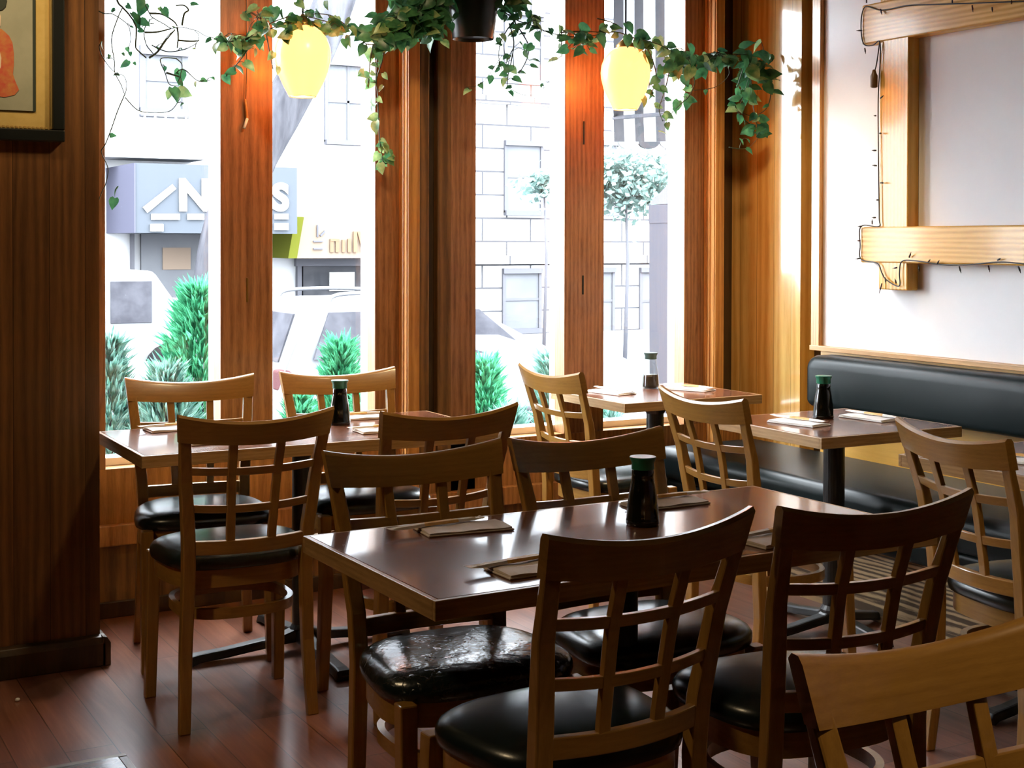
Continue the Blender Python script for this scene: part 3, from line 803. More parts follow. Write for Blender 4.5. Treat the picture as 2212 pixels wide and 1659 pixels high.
def vine(name, label, y, stems, clusters=(), singles=(), rs=.0028, seed=1, mix_v=.3, cat='vine', parent=None):
    """stems: (pixel path, leaves, leaf px size, depth jitter); clusters: (px, py, spreadx, spready, n, size)"""
    rnd = random.Random(seed)
    t = parent or thing(name, label, cat, tuple(at(stems[0][0][0][0], stems[0][0][0][1], 1, y)))
    st, la, lv = MB(), MB(), MB()
    def put(P, size_px, dirv=None):
        sz = size_px/FPX*(P-CO).length
        if dirv is None:
            a = rnd.uniform(-2.4, 2.4)
            dirv = CR*sin(a)*.8 - Vector((0, 0, 1))*(.35+cos(a)*.6) + CF*rnd.uniform(-.5, .5)
        nr = -CF*rnd.uniform(.3, 1) + CR*rnd.uniform(-.9, .9) + Vector((0, 0, 1))*rnd.uniform(-.1, .9)
        leaf(lv if rnd.random() < mix_v else la, P, dirv, nr, sz)
    for path, n, size, jit in stems:
        off = rnd.uniform(-jit, jit)
        base = [at(px, py, 1, y + off + rnd.uniform(-jit, jit)*.5) for px, py in path]
        pts = path_resample(base, max(6, 5*len(path)))
        k = len(pts)
        st.tube(pts, rs*(1 if n >= 0 else .55), 5, [1-.4*i/k for i in range(k)])
        for i in range(abs(n)):
            q = pts[min(k-1, int((i+rnd.random())/max(1, abs(n))*k))]
            o = Vector((rnd.uniform(-.02, .02), rnd.uniform(-.025, .025), rnd.uniform(-.02, .02)))
            e = q+o
            st.tube([q, q.lerp(e, .5)+Vector((0, 0, .004)), e], rs*.45, 4)
            put(e, size*rnd.uniform(.65, 1.25))
    for px, py, sx, sy_, n, size in clusters:
        c = at(px, py, 1, y)
        for i in range(n):
            P = at(px+rnd.gauss(0, sx*.55), py+rnd.gauss(0, sy_*.55), 1, y+rnd.uniform(-.09, .07))
            q = at(px+rnd.gauss(0, sx*.25), py-abs(rnd.gauss(0, sy_*.3)), 1, y+rnd.uniform(-.03, .03))
            st.tube([q, q.lerp(P, .5)+Vector((0, 0, .012)), P], rs*.5, 4)
            put(P, size*rnd.uniform(.7, 1.25))
    for s in singles:
        px, py, size = s[:3]
        dv = None
        if len(s) > 3:
            a = radians(s[3]); dv = CR*cos(a) - CU*sin(a) + CF*rnd.uniform(-.3, .3)
        put(at(px, py, 1, y+rnd.uniform(-.03, .03)), size, dv)
    rel(t, st).build('stem', m_stem, t, smooth=True)
    if la.v: rel(t, la).build('leaves', m_leaf, t, smooth=True)
    if lv.v: rel(t, lv).build('variegated_leaves', m_leafv, t, smooth=True)
    return t
vine('trailing_vine', 'mostly bare tangled vine loops hanging across the leftmost window pane', 4.97, [
    ([(240, -60), (253, 0), (265, 16), (280, 33), (294, 58), (293, 96), (296, 107), (316, 125)], 0, 20, .02),
    ([(265, 16), (254, 40), (241, 84), (247, 131), (248, 156), (261, 182), (270, 203), (273, 179), (266, 163), (249, 159)], -2, 14, .02),
    ([(213, 24), (225, 29), (242, 30), (261, 41), (278, 57), (282, 86), (277, 105)], -2, 12, .02),
    ([(214, 100), (220, 120), (235, 143), (248, 156)], -1, 14, .01),
    ([(270, 203), (254, 240), (240, 280), (227, 313), (219, 329), (233, 363), (229, 395), (219, 417), (211, 440), (207, 451)], -2, 14, .02),
    ([(270, 210), (298, 238), (332, 243), (370, 238), (395, 200), (395, 186)], -1, 10, .02),
    ([(300, -20), (323, 29), (333, 40), (356, 53), (369, 61), (385, 59), (400, 60), (426, 67), (443, 77), (470, 84)], -3, 14, .02),
    ([(323, 29), (350, 31), (375, 46), (383, 57)], 0, 14, .02),
    ([(333, 50), (316, 55), (311, 72), (316, 96), (326, 110), (335, 118), (345, 103), (363, 77), (378, 65)], -2, 12, .03),
    ([(328, 97), (344, 106), (366, 112), (392, 108), (405, 104), (424, 93), (430, 77), (421, 67)], -2, 10, .03),
    ([(313, 70), (340, 69), (369, 62)], 0, 10, .02), ([(383, 60), (385, 80), (383, 103)], 0, 8, .02), ([(384, 87), (410, 89), (430, 88)], 0, 8, .02),
    ([(380, 126), (347, 127), (357, 158), (366, 182), (385, 186)], -1, 12, .02), ([(359, 157), (388, 166)], 0, 8, .01),
    ([(380, 126), (392, 137), (393, 149), (390, 163), (395, 186)], -1, 14, .02),
    ([(392, 150), (402, 153), (426, 174), (443, 174), (457, 175)], -2, 12, .02),
    ([(322, 125), (340, 112), (360, 85), (378, 64)], 0, 8, .02), ([(393, 55), (398, 30), (407, 22), (398, 12), (380, 12)], 0, 8, .02)],
    singles=[(303, -4, 30, 100), (312, 8, 32, 110), (318, 14, 26, 120), (298, 36, 30, 80), (284, 28, 26, 60), (302, 44, 24, 30), (274, 10, 16, 40), (352, 18, 22, 60), (412, 10, 18, 0), (299, 64, 15, 20),
             (388, 150, 34, 95), (372, 190, 34, 70), (384, 196, 32, 20), (368, 196, 20, 110), (434, 172, 16, 20), (424, 176, 14, 90), (276, 130, 24, 140), (264, 114, 9, 60), (274, 102, 12, 70), (281, 112, 11, 80), (289, 134, 9, 60), (248, 428, 26, 100), (256, 404, 22, 110), (208, 114, 16, 100), (236, 118, 10, 100), (344, 16, 12, 60)], rs=.0040, seed=3, mix_v=.12)
vine('trailing_vine', 'leafy vine garland running over the left pendant lamp to the middle post', 4.93, [
    ([(466, 84), (490, 88), (520, 90), (540, 80), (560, 65), (590, 48), (620, 38), (660, 36), (700, 45), (740, 58), (780, 68), (830, 72)], 26, 27, .03),
    ([(480, 95), (520, 95), (560, 75), (600, 55), (640, 40), (680, 30), (720, 35), (750, 55), (795, 66)], 18, 26, .03),
    ([(545, 92), (530, 115), (512, 138), (488, 165)], 9, 25, .02),
    ([(575, 70), (582, 110), (590, 150)], 4, 18, .02),
    ([(795, 66), (770, 60), (757, 75), (745, 85)], 3, 24, .02)],
    clusters=[(560, 45, 35, 26, 12, 28), (505, 85, 30, 16, 10, 22), (650, 52, 52, 14, 20, 28), (720, 55, 26, 16, 8, 26), (625, 75, 16, 16, 5, 24)],
    singles=[(592, 15, 34, 90), (640, 4, 26, 40), (705, 2, 20, 80), (610, 20, 24, 80), (745, 84, 24, 80), (757, 40, 22, 120)], seed=11, mix_v=.42)
vine('trailing_vine', 'long variegated vine strand hanging down the stile beside the middle post', 5.08, [
    ([(812, 60), (815, 100), (814, 140), (813, 175), (816, 205), (818, 260), (820, 300), (823, 322), (828, 350), (838, 352), (844, 340), (838, 325), (826, 318)], 22, 23, .01),
    ([(830, 100), (826, 130), (818, 155), (812, 175)], 3, 18, .01),
    ([(806, 95), (800, 130), (797, 165), (795, 180)], 5, 22, .015)],
    singles=[(794, 105, 34, 80), (783, 148, 16, 80), (796, 170, 20, 90), (822, 352, 26, 80), (828, 310, 26, 70), (818, 330, 24, 120), (812, 262, 30, 85), (808, 210, 26, 80)], seed=5, mix_v=.75)
# hanging pot and its plant
pa, pb_ = at(1022, 85, 1, 4.90), at(1022, -12, 1, 4.90)
pot = thing('hanging_pothos', 'pothos plant in a black plastic pot hanging before the middle post', 'plant', (pa.x, pa.y, pa.z))
r0 = (at(1062, 85, 1, 4.9)-at(984, 85, 1, 4.9)).length/2; r1 = r0*1.42
hh = .27
smooth_by_angle(MB().lathe([(.001, .012), (r0*.94, .012), (r0, 0), (r0*1.02, .004), (r1, hh), (r1*1.07, hh), (r1*1.07, hh+.03), (r1*.97, hh+.03), (r1*.95, hh-.02), (.001, hh-.02)], 36, caps=False).build('pot', m_pot, pot), 40)
for k in range(3):
    a = k*2*pi/3+.4
    MB().tube([(r1*1.03*cos(a), r1*1.03*sin(a), hh+.02), (.0, .0, 2.74-pa.z)], .0022, 6).build('hanger', m_wire, pot)
MB().tube([(0, 0, 2.735-pa.z), (0, 0, 2.78-pa.z)], .005, 8).build('ceiling_hook', m_metal, pot)
vv = vine('foliage', '', 4.88, [
    ([(1030, -70), (970, -30), (930, 20), (890, 50), (850, 70), (812, 80)], 22, 32, .05),
    ([(1010, -70), (950, -20), (905, 30), (860, 80), (820, 95), (790, 96)], 18, 30, .05),
    ([(960, 20), (900, 60), (850, 90), (815, 92)], 12, 30, .03),
    ([(1040, -70), (1065, -10), (1090, 25), (1120, 45), (1150, 55), (1180, 68), (1218, 78)], 13, 23, .03),
    ([(1060, -40), (1085, 10), (1110, 40), (1095, 65), (1080, 95), (1078, 130), (1084, 150)], 8, 20, .03),
    ([(1110, 45), (1130, 75), (1142, 100), (1138, 128), (1122, 158)], 8, 20, .03),
    ([(1100, 50), (1110, 90), (1105, 130), (1098, 160), (1095, 195)], 7, 20, .03),
    ([(1100, 190), (1130, 205), (1165, 200), (1190, 165), (1195, 120)], -2, 14, .02),
    ([(1084, 120), (1050, 170), (1028, 186), (1005, 188)], -3, 18, .02)],
    clusters=[(880, 45, 62, 42, 95, 31), (930, 15, 50, 36, 60, 31), (835, 70, 36, 30, 34, 28), (1095, 5, 46, 30, 22, 27), (1150, 52, 36, 20, 8, 22), (1100, 130, 40, 48, 8, 20), (930, 70, 14, 25, 12, 26)],
    seed=21, mix_v=.14, parent=pot)
vine('trailing_vine', 'leafy vine garland over the right pendant lamp ending in a drooping bunch by the planks', 4.92, [
    ([(1212, 70), (1250, 68), (1300, 70), (1335, 70), (1370, 82), (1420, 95), (1450, 110), (1490, 128), (1540, 128), (1590, 118), (1618, 120), (1640, 138)], 30, 27, .03),
    ([(1215, 78), (1260, 80), (1310, 72)], 5, 24, .02), ([(1213, 62), (1213, 100), (1214, 122)], 3, 26, .01), ([(1290, 40), (1320, 48), (1345, 62)], 3, 22, .01),
    ([(1390, 90), (1408, 125), (1418, 170), (1405, 205)], 10, 24, .02), ([(1375, 95), (1400, 140), (1402, 190)], 7, 20, .02),
    ([(1430, 110), (1445, 150), (1436, 195), (1424, 235), (1432, 262)], 9, 22, .02),
    ([(1470, 130), (1500, 170), (1490, 205), (1470, 225), (1445, 250)], 7, 24, .02),
    ([(1500, 195), (1545, 188), (1575, 160), (1565, 130)], -1, 12, .01),
    ([(1615, 120), (1622, 170), (1626, 220), (1634, 265), (1642, 285)], 12, 28, .03),
    ([(1630, 130), (1655, 170), (1665, 200), (1655, 235), (1625, 250), (1595, 240)], 6, 22, .04),
    ([(1605, 150), (1590, 200), (1592, 240), (1620, 268), (1632, 270)], 7, 26, .03),
    ([(1605, 300), (1598, 320), (1618, 318), (1640, 295)], -2, 16, .01), ([(1575, 318), (1598, 322)], 0, 10, .01)],
    clusters=[(1258, 90, 30, 24, 17, 24), (1475, 125, 30, 30, 24, 28), (1550, 125, 40, 16, 26, 26), (1622, 165, 22, 36, 26, 32), (1605, 215, 18, 18, 8, 26), (1395, 105, 22, 18, 10, 24), (1650, 130, 14, 22, 12, 26)],
    singles=[(1352, 50, 28, 60), (1375, 72, 34, 20), (1422, 80, 36, 80), (1385, 205, 30, 80), (1436, 245, 18, 80), (1424, 285, 22, 20), (1488, 95, 30, 80), (1600, 105, 34, -20), (1642, 268, 34, 60), (1480, 215, 28, 10), (1597, 300, 16, 60), (1606, 258, 14, 80)],
    seed=31, mix_v=.22)

# ------------------------------------------------------------------ small thing on the floor
p = at(38, 1515, 2, 0)
o = MB().lathe([(.001, 0), (.006, .001), (.008, .005), (.006, .009), (.001, .011)], 10, caps=False).build('crumb', m_paperw, None, smooth=True)
o.location = (p.x, p.y, 0); tag(o, 'tiny white paper crumb lying on the bare floor at left', 'crumb')

# ------------------------------------------------------------------ outside
GZ = -.45
def ext(name, mb, mat, **k):
    return mb.build(name, mat, None, **k)
o = ext('street', B(-30, 5.42, GZ-.1, 60, 60, GZ), m_road); o['kind'] = 'structure'
# shrubs
def shrub(name, px, py_top, y, width_px, label, mat, seed, n=2600, cone=True, zb=GZ):
    rnd = random.Random(seed)
    top = at(px, py_top, 1, y); base = Vector((top.x, y, zb))
    R = width_px/2/FPX*(top-CO).length; Hh = top.z-zb
    t = thing(name, label, 'shrub', tuple(base), group='green shrubs outside the windows')
    fm = MB()
    for i in range(n):
        h = rnd.random()**.85
        rr = R*(1.04-h)**.75*(1+.16*sin(9*h+seed)+.25*rnd.random()) if cone else R*sqrt(max(0, 1-(h*1.05-.3)**2/.55))
        a = rnd.uniform(0, 2*pi); r = rr*sqrt(rnd.uniform(.25, 1))
        p = Vector((r*cos(a), r*sin(a), h*Hh*.97))
        d = Vector((cos(a)*.7, sin(a)*.7, .75+rnd.uniform(-.3, .5))) + Vector((rnd.uniform(-.4, .4), rnd.uniform(-.4, .4), 0))
        d.normalize()
        ln = rnd.uniform(.05, .13)
        s = d.orthogonal().normalized()*rnd.uniform(.006, .011)
        s2 = d.cross(s)
        c = p + d*ln*.45
        fm.add([p-s*.4, c-s, p+d*ln, c+s, ], [(0, 1, 2, 3)])
        fm.add([p-s2*.4, c-s2, p+d*ln, c+s2], [(0, 1, 2, 3)])
    fm.build('foliage', mat, t)
    MB().tube([(0, 0, 0), (.01, 0, Hh*.5), (0, .01, Hh*.85)], .025, 7, (1, .6, .2)).build('stem', m_bark, t, smooth=True)
    return t
shrub('shrub', 432, 612, 6.45, 300, 'tall pointed green conifer shrub outside the leftmost pane', m_shrub, 1, 5200)
shrub('shrub', 236, 725, 6.2, 150, 'low green shrub cut by the left edge of the leftmost pane', m_shrubd, 2, 2200)
shrub('shrub', 360, 790, 6.0, 260, 'grey-green low shrub at the foot of the tall conifer shrub', m_shrubd, 8, 3200)
shrub('shrub', 735, 735, 6.5, 190, 'rounded bright green shrub outside the second pane behind a chair', m_shrub, 3, 3000)
shrub('shrub', 650, 845, 6.2, 110, 'small low shrub behind the green bottle cap outside the second pane', m_shrub, 12, 1500)
shrub('shrub', 790, 845, 6.2, 110, 'small low shrub at the right side of the second pane', m_shrub, 13, 1500)
shrub('shrub', 1045, 775, 6.4, 170, 'bright green shrub at the left of the third pane', m_shrub, 4, 2600)
shrub('shrub', 1190, 770, 6.6, 110, 'green shrub at the right of the third pane behind the pale chair', m_shrubd, 5, 2400)
shrub('shrub', 1100, 890, 6.0, 150, 'low grey-green shrub at the bottom of the third pane', m_shrubd, 6, 2200)
shrub('shrub', 1320, 885, 6.3, 90, 'faint low shrub under the far small table outside the fourth pane', m_shrubd, 7, 900)

# leaning tree
tr = thing('street_tree', 'grey leaning tree trunk across the two left panes', 'tree', (at(462, 700, 1, 8.5).x, 8.5, GZ))
tp = [(470, 1150), (468, 900), (466, 700), (474, 580), (497, 470), (545, 350), (610, 235), (672, 120), (716, 20), (745, -70), (760, -160)]
pts = path_resample([at(a_, b_, 1, 8.5) for a_, b_ in tp], 40)
rel(tr, MB().tube(pts, .155, 18, [1.05-.25*i/39 for i in range(40)])).build('trunk', m_bark, tr, smooth=True)
br1 = path_resample([at(735, -40, 1, 8.5), at(690, -150, 1, 8.6), at(600, -260, 1, 8.8)], 10)
rel(tr, MB().tube(br1, .07, 10, [1-.05*i for i in range(10)])).build('branch', m_bark, tr, smooth=True)

# cars across the street
def car(px_rear, py_roof, px_ws, label, y, mat, name='car', hgt=1.55, length=None, win=True):
    a = at(px_rear, py_roof, 1, y); e = at(px_ws, py_roof, 1, y)
    t = thing(name, label, 'car', (a.x, y, GZ))
    Lr = e.x-a.x
    zr = a.z-GZ
    zb = zr*.60
    W = 1.7
    Lt = Lr*1.62
    # side profile (x, z) from the rear bumper round to the front
    pr = [(-.12, .28), (-.15, zb*.75), (-.08, zb), (.10, zr*.93), (.35, zr), (Lr*.55, zr*1.0), (Lr*.80, zr*.955), (Lr*1.08, zr*.72), (Lr*1.18, zb*1.06), (Lt*.97, zb*.92), (Lt, zb*.6), (Lt, .28)]
    rings = []
    for yy, sc in ((0, .0), (.06, .5), (.16, 1.), (W-.16, 1.), (W-.06, .5), (W, 0.)):
        q = []
        for x, z in pr:
            q.append((x, yy + (0 if z <= zb*1.1 else (.16 if yy < W/2 else -.16)*((z-zb)/(zr-zb))), z))
        rings.append(q)
    smooth_by_angle(MB().loft([rings[0], rings[-1]]).build('body', mat, t, bevel=.05, seg=3), 30)
    zs0, zs1 = zb*1.06, zr*.93
    def sidewin(x0, x1, x2, x3):
        def yy(z): return .16*((z-zb)/(zr-zb)) - .012
        return MB().loft([[(x0, yy(zs0), zs0), (x1, yy(zs0), zs0), (x2, yy(zs1), zs1), (x3, yy(zs1), zs1)], [(x0, yy(zs0)+.03, zs0), (x1, yy(zs0)+.03, zs0), (x2, yy(zs1)+.03, zs1), (x3, yy(zs1)+.03, zs1)]])
    sidewin(.16, Lr*.30, Lr*.31, .34).build('side_window', m_carw, t)
    sidewin(Lr*.36, Lr*.66, Lr*.66, Lr*.37).build('side_window', m_carw, t)
    sidewin(Lr*.71, Lr*1.05, Lr*.84, Lr*.71).build('side_window', m_carw, t)
    MB().loft([[(-.085, .22, zb*1.03), (-.085, W-.22, zb*1.03), (.075, W-.28, zr*.92), (.075, .28, zr*.92)], [(-.05, .22, zb*1.03), (-.05, W-.22, zb*1.03), (.10, W-.28, zr*.92), (.10, .28, zr*.92)]]).build('rear_window', m_carw, t)
    for yy in (.22, W-.22):
        MB().tube(path_resample([(.38, yy, zr-.01), (.5, yy, zr+.06), (Lr*.55, yy, zr+.06), (Lr*.78, yy, zr-.02)], 14), .018, 6).build('roof_rail', mat, t, smooth=True)
    MB().box(-.155, .03, zb*.74, .02, .16, zb*.96).build('tail_lamp', m_tail, t, bevel=.02)
    for x in (Lt*.16, Lt*.80):
        for yy in (.0, W-.2):
            w = MB()
            ring = [(.20, 0), (.30, .0), (.315, .02), (.315, .16), (.30, .18), (.2, .18)]
            rr = [[(x+r*cos(2*pi*j/24), yy-.02+d, .315+r*sin(2*pi*j/24)) for j in range(24)] for r, d in ring]
            w.loft(rr).build('wheel', m_tyre, t)
            MB().loft([[(x+r*cos(2*pi*j/20), yy-.03+d, .315+r*sin(2*pi*j/20)) for j in range(20)] for r, d in ((.19, .0), (.2, .03))]).build('hubcap', mat, t)
    return t
car(640, 655, 1120, 'pale compact car with roof rails parked outside the second and third panes', 11.0, m_carsil)
car(-60, 690, 250, 'white car behind the shrubs at the bottom of the leftmost pane', 12.2, m_car)
# delivery van further left
a = at(305, 585, 1, 16.); e = at(430, 585, 1, 16.)
vn = thing('delivery_van', 'white van parked far behind the tall conifer shrub', 'car', (a.x, 16., GZ))
zz = a.z-GZ
MB().prism([(-2.5, .3), (-2.5, zz), (.15, zz), (.55, zz*.62), (.85, zz*.5), (.9, .3)], 1, 0, 1.8).build('body', m_car, vn, bevel=.06)
MB().box(-.35, -.012, zz*.60, .12, .02, zz*.92).build('side_window', m_carw, vn, bevel=.005)
for x in (-1.8, .35):
    MB().loft([[(x+r*cos(2*pi*j/20), d, .33+r*sin(2*pi*j/20)) for j in range(20)] for r, d in ((.33, -.03), (.33, .15))]).build('wheel', m_tyre, vn)

# stone block house across the street (right) with sash windows
bl = thing('stone_house', 'pale stone block house front across the street seen through the right panes', 'building', (14, 24, GZ))
BX0, BX1, BZ = 9.75, 30., 13.
m, nt, b = nmat('pale ashlar courses'); m_ash = m
br = N(nt, 'ShaderNodeTexBrick')
for k, x in (('Color1', (.28, .28, .285, 1)), ('Color2', (.32, .32, .325, 1)), ('Mortar', (.036, .036, .040, 1))): br.inputs[k].default_value = x
for k, x in (('Scale', 1.), ('Mortar Size', .02), ('Brick Width', 1.1), ('Row Height', .46)): br.inputs[k].default_value = x
L(nt, coords(nt, rot=(pi/2, 0, 0)), br.inputs['Vector']); L(nt, br.outputs['Color'], b.inputs['Base Color']); setp(b, rough=.9, spec=0.)
rel(bl, B(BX0, 24, GZ, BX1, 32, BZ)).build('wall', m_ash, bl)
def sash(parent, px0, py0, px1, py1, y, frame=m_lgrey, gl=m_egl, arch=.10, cross=False):
    a = at(px0, py0, 1, y); e = at(px1, py1, 1, y)
    fr = MB(); w = arch
    x0, x1, z0, z1 = a.x, e.x, e.z, a.z
    fr.box(x0, y-.10, z1-w, x1, y+.02, z1).box(x0, y-.05, z0, x0+w*.7, y+.02, z1-w).box(x1-w*.7, y-.05, z0, x1, y+.02, z1-w).box(x0, y-.12, z0-w*.6, x1, y+.02, z0+w*.4)
    zm = (z0+z1)/2
    fr.box(x0+w*.7, y-.04, zm-w*.25, x1-w*.7, y+.02, zm+w*.25)
    if cross: fr.box((x0+x1)/2-w*.25, y-.04, z0, (x0+x1)/2+w*.25, y+.02, z1-w)
    o = rel(parent, fr).build('window', frame, parent)
    rel(parent, B(x0+w*.6, y-.02, z0+w*.3, x1-w*.6, y-.005, z1-w*.9)).build('pane', gl, o)
sash(bl, 1088, 303, 1172, 460, 24); sash(bl, 1084, 580, 1168, 712, 24); sash(bl, 1278, 578, 1326, 720, 24)
sash(bl, 1380, 578, 1440, 720, 24); sash(bl, 1088, 20, 1172, 180, 24); sash(bl, 1284, 303, 1340, 460, 24)
mb = MB()
for z in (.95, 4.1): mb.box(BX0-.1, 23.86, z, BX1, 24, z+.16)
rel(bl, mb).build('string_course', m_ash, bl)

# shop front terrace across the street (left)
st_ = thing('shop_terrace', 'pale shop building across the street seen through the two left panes', 'building', (6, 22, GZ))
rel(st_, B(-6, 22, GZ, 9.55, 30, 12)).build('wall', m_facade2, st_)
za = at(300, 318, 1, 21.2).z
rel(st_, B(-6, 21.2, za-.16, at(445, 318, 1, 21.2).x, 22, za)).build('balcony_slab', m_facade2, st_)
rl = MB()
zt = at(300, 240, 1, 21.25).z; xe = at(440, 300, 1, 21.25).x
rl.box(-4, 21.22, zt-.05, xe, 21.28, zt).box(-4, 21.22, za+.05, xe, 21.28, za+.09)
x = -3.9
while x < xe:
    rl.box(x, 21.235, za, x+.03, 21.265, zt); x += .16
rel(st_, rl).build('balcony_railing', m_facade2, st_)
sash(st_, 300, 98, 405, 245, 22, m_lgrey, m_egl, .14)
sash(st_, 700, 130, 800, 310, 22, m_lgrey, m_egl, .08, True)
# shop openings
def opening(px0, py0, px1, py1, y, mat, name):
    a = at(px0, py0, 1, y); e = at(px1, py1, 1, y)
    rel(st_, B(a.x, y, e.z, e.x, y+.1, a.z)).build(name, mat, st_)
opening(305, 505, 440, 640, 21.93, m_egl, 'shop_window')
opening(655, 575, 802, 645, 21.93, m_egld, 'shop_window')
opening(640, 556, 805, 574, 21.85, m_lgrey, 'shutter_box')
opening(643, 556, 652, 700, 21.88, m_lgrey, 'door_post')
opening(284, 505, 291, 700, 21.88, m_lgrey, 'down_pipe')
opening(712, 588, 766, 628, 21.90, m_wht, 'poster')
opening(352, 535, 412, 582, 21.90, m_sgnc, 'poster')
# blue sign
sg = thing('shop_sign', 'pale blue projecting shop sign with white letters behind the first mullion', 'sign', tuple(at(450, 430, 1, 20.3)))
a, e = at(292, 352, 1, 20.3), at(642, 505, 1, 20.3)
rel(sg, B(a.x, 20.3, e.z, e.x, 22.0, a.z)).build('sign_box', m_sgnb, sg)
rel(sg, B(a.x-.02, 20.28, e.z, a.x, 22.0, a.z)).build('sign_side', m_sgns, sg)
Y = 20.29
def strokes(polys, mat, parent, name):
    mb = MB()
    for pl in polys:
        P = [at(px, py, 1, Y) for px, py in pl]
        mb.prism([(p.x, p.z) for p in P], 1, Y-.02-.003*len(mb.v)/8, Y)
    rel(parent, mb).build(name, mat, parent)
def rc(x0, y0, x1, y1): return [(x0, y0), (x1, y0), (x1, y1), (x0, y1)]
strokes([[(308, 448), (372, 398), (380, 408), (318, 460)]], m_wht, sg, 'slash_mark')
def glyph(ch, px0, px1, py1, parent):
    c = bpy.data.curves.new('letter', 'FONT'); c.body = ch; c.extrude = .01; c.offset = .03
    a, e = at(px0, py1, 1, Y), at(px1, py1, 1, Y)
    c.size = (e.x-a.x)/.62
    c.materials.append(m_wht)
    tmp = bpy.data.objects.new('letter_type', c); COL.objects.link(tmp)
    bpy.context.view_layer.update()
    me = bpy.data.meshes.new_from_object(tmp.evaluated_get(bpy.context.evaluated_depsgraph_get()))
    bpy.data.objects.remove(tmp)
    o = bpy.data.objects.new('letter', me); COL.objects.link(o); o.parent = parent
    o.location = Vector((a.x, Y-.012, a.z))-Vector(parent.location); o.rotation_euler = (pi/2, 0, 0)
glyph('N', 384, 440, 452, sg)
glyph('S', 588, 634, 452, sg)
strokes([rc(326, 462, 388, 475), rc(404, 462, 440, 475), rc(592, 462, 622, 474), rc(324, 484, 352, 500), rc(592, 482, 622, 497)], m_wht, sg, 'small_lettering')
# yellow sign
sy = thing('shop_sign', 'yellow-edged cream shop sign with faint orange letters in the second pane', 'sign', tuple(at(710, 510, 1, 21.0)))
a, e = at(640, 468, 1, 21.0), at(850, 557, 1, 21.0)
rel(sy, B(a.x, 21.0, e.z, e.x, 22.0, a.z)).build('sign_box', m_sgnc, sy)
a2 = at(622, 470, 1, 20.98)
rel(sy, MB().loft([[(a2.x, 20.97, e.z), (a.x, 20.97, e.z), (a.x+.12, 20.97, a.z), (a2.x+.12, 20.97, a.z)], [(a2.x, 21.9, e.z), (a.x, 21.9, e.z), (a.x+.12, 21.9, a.z), (a2.x+.12, 21.9, a.z)]])).build('sign_side', m_sgny, sy)
Y = 20.99
strokes([rc(712, 516, 720, 545), rc(724, 516, 732, 545), rc(712, 516, 732, 521), rc(738, 518, 744, 545), rc(750, 516, 757, 545), rc(762, 500, 770, 545), [(770, 500), (778, 500), (790, 545), (782, 545)], rc(790, 500, 797, 545)], m_signo, sy, 'lettering')
strokes([rc(684, 486, 687, 512), rc(676, 520, 697, 523), rc(676, 536, 697, 539), [(690, 508), (700, 498), (702, 501), (692, 511)]], m_lgrey, sy, 'emblem')

# striped awning of the neighbouring front
aw = thing('striped_awning', 'grey and white striped awning with scalloped edge outside the fourth pane', 'awning', tuple(at(1400, 250, 1, 7.0)))
ya = 7.0
def strip(k, px0, px1, mat, py_mid, py_bot):
    """one stripe: sloped canvas above, valance below with a rounded foot"""
    mb = MB(); nS = 6
    t0 = [at(px0+ (px1-px0)*i/nS, py_mid, 1, ya) for i in range(nS+1)]
    up = [at(px0+(px1-px0)*i/nS, -80, 1, 5.75) for i in range(nS+1)]
    rings = [[Vector((p.x, p.y, p.z)) for p in up], t0]
    bt_ = []
    for i in range(nS+1):
        p = at(px0+(px1-px0)*i/nS, py_bot, 1, ya)
        bt_.append(Vector((p.x, ya-.01, p.z)))
    rings.append(bt_)
    mb.loft(rings, False, False)
    o = rel(aw, mb).build('stripe', mat, aw)
    s_ = o.modifiers.new('thick', 'SOLIDIFY'); s_.thickness = .01
edges = [1325, 1345, 1369, 1388, 1414, 1434, 1462, 1480, 1505]
for k in range(8):
    strip(k, edges[k], edges[k+1], m_awng if k % 2 == 0 else m_awnw, 255-2*k, 308 + (0 if k % 2 else -2))
for k in (1, 3, 5, 7):
    cxp = (edges[k]+edges[k+1])/2; wpx = (edges[k+1]-edges[k])/2+10
    P = [at(cxp+wpx*cos(pi*i/12), 306+16*sin(pi*i/12), 1, ya-.012) for i in range(13)]
    rel(aw, MB().prism([(p.x, p.z) for p in P], 1, ya-.02, ya-.005)).build('scallop', m_awnw if k % 4 == 1 else m_awng, aw)
mb = MB()
for x in (at(1325, 255, 1, ya).x, at(1505, 255, 1, ya).x):
    mb.tube([(x, ya, at(1325, 255, 1, ya).z), (x, 5.45, at(1325, 255, 1, ya).z-.05)], .012, 6)
rel(aw, mb).build('support_arm', m_lgrey, aw)

# entrance canopy down the street
ca = thing('entrance_canopy', 'grey gabled entrance canopy at the right of the fourth pane', 'canopy', (at(1420, 700, 1, 10.).x, 10., GZ))
def px_poly(pl, y): 
    return [(p.x, p.z) for p in (at(a_, b_, 1, y) for a_, b_ in pl)]
rel(ca, MB().prism(px_poly([(1401, 442), (1476, 364), (1560, 442)], 10.), 1, 9.0, 10.)).build('gable', m_can, ca)
rel(ca, MB().prism(px_poly([(1401, 443), (1560, 443), (1560, 482), (1401, 482)], 10.), 1, 9.0, 10.)).build('valance', m_can, ca)
rel(ca, MB().prism(px_poly([(1402, 480), (1426, 480), (1432, 1000), (1404, 1000)], 10.), 1, 9.0, 10.)).build('side_curtain', m_can, ca)

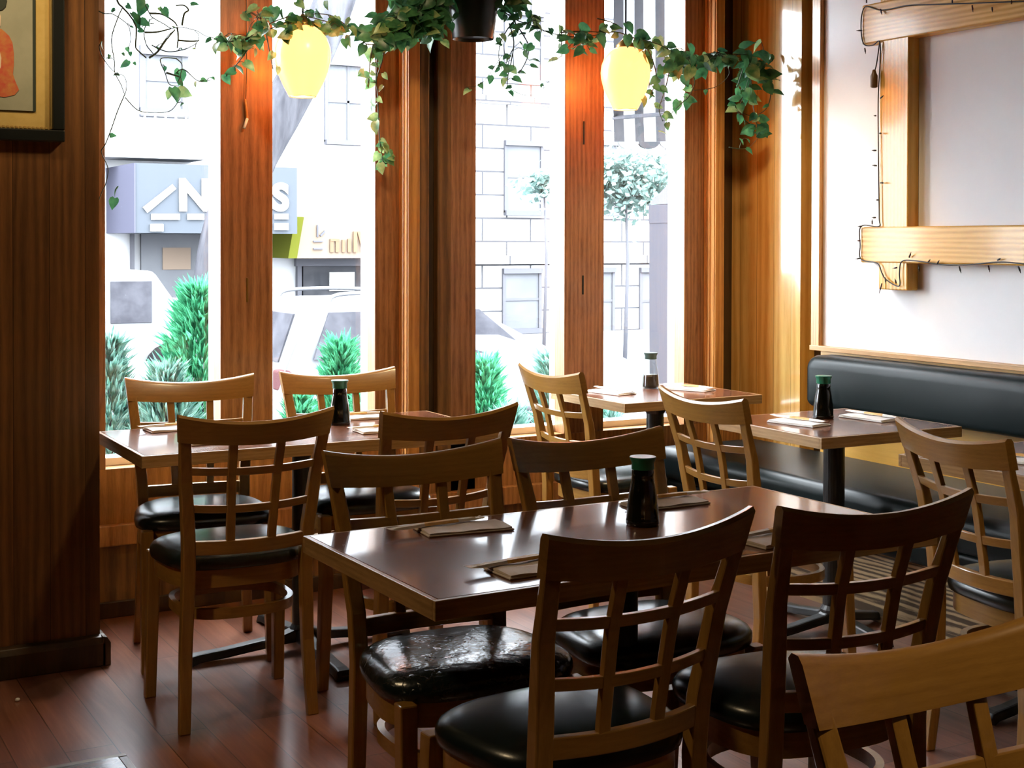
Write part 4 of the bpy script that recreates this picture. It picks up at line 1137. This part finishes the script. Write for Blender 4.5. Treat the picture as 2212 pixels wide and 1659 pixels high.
# pale far tree behind the canopy
def crown(name, px, py, wx, wz, y, n, label, seed, mat):
    rnd = random.Random(seed); c = at(px, py, 1, y)
    t = thing(name, label, 'tree', (c.x, y, GZ))
    mb = MB(); R = wx/FPX*(c-CO).length; Rz = wz/FPX*(c-CO).length
    for i in range(n):
        v = Vector((rnd.gauss(0, .5)*R, rnd.gauss(0, .4)*R, rnd.gauss(0, .5)*Rz)) + Vector((0, 0, c.z-GZ))
        d = Vector((rnd.uniform(-1, 1), rnd.uniform(-1, 1), rnd.uniform(-1, .4))).normalized(); s = d.orthogonal().normalized()
        l = rnd.uniform(.06, .13)
        mb.add([v-s*l*.1, v+d*l*.5-s*l*.4, v+d*l, v+d*l*.5+s*l*.4], [(0, 1, 2, 3)])
    mb.build('crown', mat, t)
    MB().tube([(0, 0, 0), (.05, 0, (c.z-GZ)*.6), (0, 0, c.z-GZ)], .03, 8, (1, .8, .4)).build('trunk', m_lgrey, t, smooth=True)
crown('street_tree', 1350, 385, 130, 70, 15., 3200, 'pale leafy tree behind the entrance canopy in the fourth pane', 4, m_far)
crown('street_tree', 1175, 395, 50, 30, 18., 520, 'pale sparse young tree before the stone house sash window', 6, m_far)

# ------------------------------------------------------------------ light
W = bpy.data.worlds.new('overcast sky'); SC.world = W; W.use_nodes = True
bg = W.node_tree.nodes['Background']
bg.inputs['Color'].default_value = (.88, .94, 1.0, 1); bg.inputs['Strength'].default_value = 25.0
def spot(x, y, z, power, col, size=.10, ang=120, aim=None, blend=.6):
    d = bpy.data.lights.new('ceiling_downlight', 'SPOT'); d.energy = power; d.color = col; d.shadow_soft_size = size
    d.spot_size = radians(ang); d.spot_blend = blend
    o = bpy.data.objects.new('ceiling_downlight', d); COL.objects.link(o); o.location = (x, y, z)
    if aim is not None:
        o.rotation_euler = (Vector(aim)-Vector((x, y, z))).to_track_quat('-Z', 'Y').to_euler()
    return o
WARM = (1.0, .74, .42)
spot(1.75, .5, 2.72, 46, WARM, aim=(1.32, 1.2, .8), ang=36)
spot(1.7, 1.5, 2.72, 42, WARM, aim=(3.1, 2.5, .8), ang=50)
spot(.55, 3.95, 2.72, 32, WARM, aim=(.74, 4.64, 2.2), ang=44)
spot(-.7, 2.9, 2.72, 46, WARM, aim=(1.1, 3.1, .5), ang=60)
spot(1.9, 3.65, 2.72, 44, WARM, aim=(1.75, 5.0, .7), ang=104)
spot(2.9, 3.75, 2.72, 22, WARM, aim=(2.95, 5.0, .4), ang=80)
spot(3.3, 4.0, 2.72, 46, WARM, aim=(4.1, 5.0, .6), ang=70)
spot(1.0, -1.4, 2.72, 16, WARM)

vs = SC.view_settings
vs.view_transform = 'Standard'; vs.look = 'None'; vs.gamma = 1.0; vs.use_curve_mapping = False
vs.exposure = 0.6
SC.cycles.max_bounces = 10; SC.cycles.diffuse_bounces = 5; SC.cycles.glossy_bounces = 5; SC.cycles.transparent_max_bounces = 16
SC.cycles.sample_clamp_indirect = 8.0
SC.cycles.caustics_reflective = False
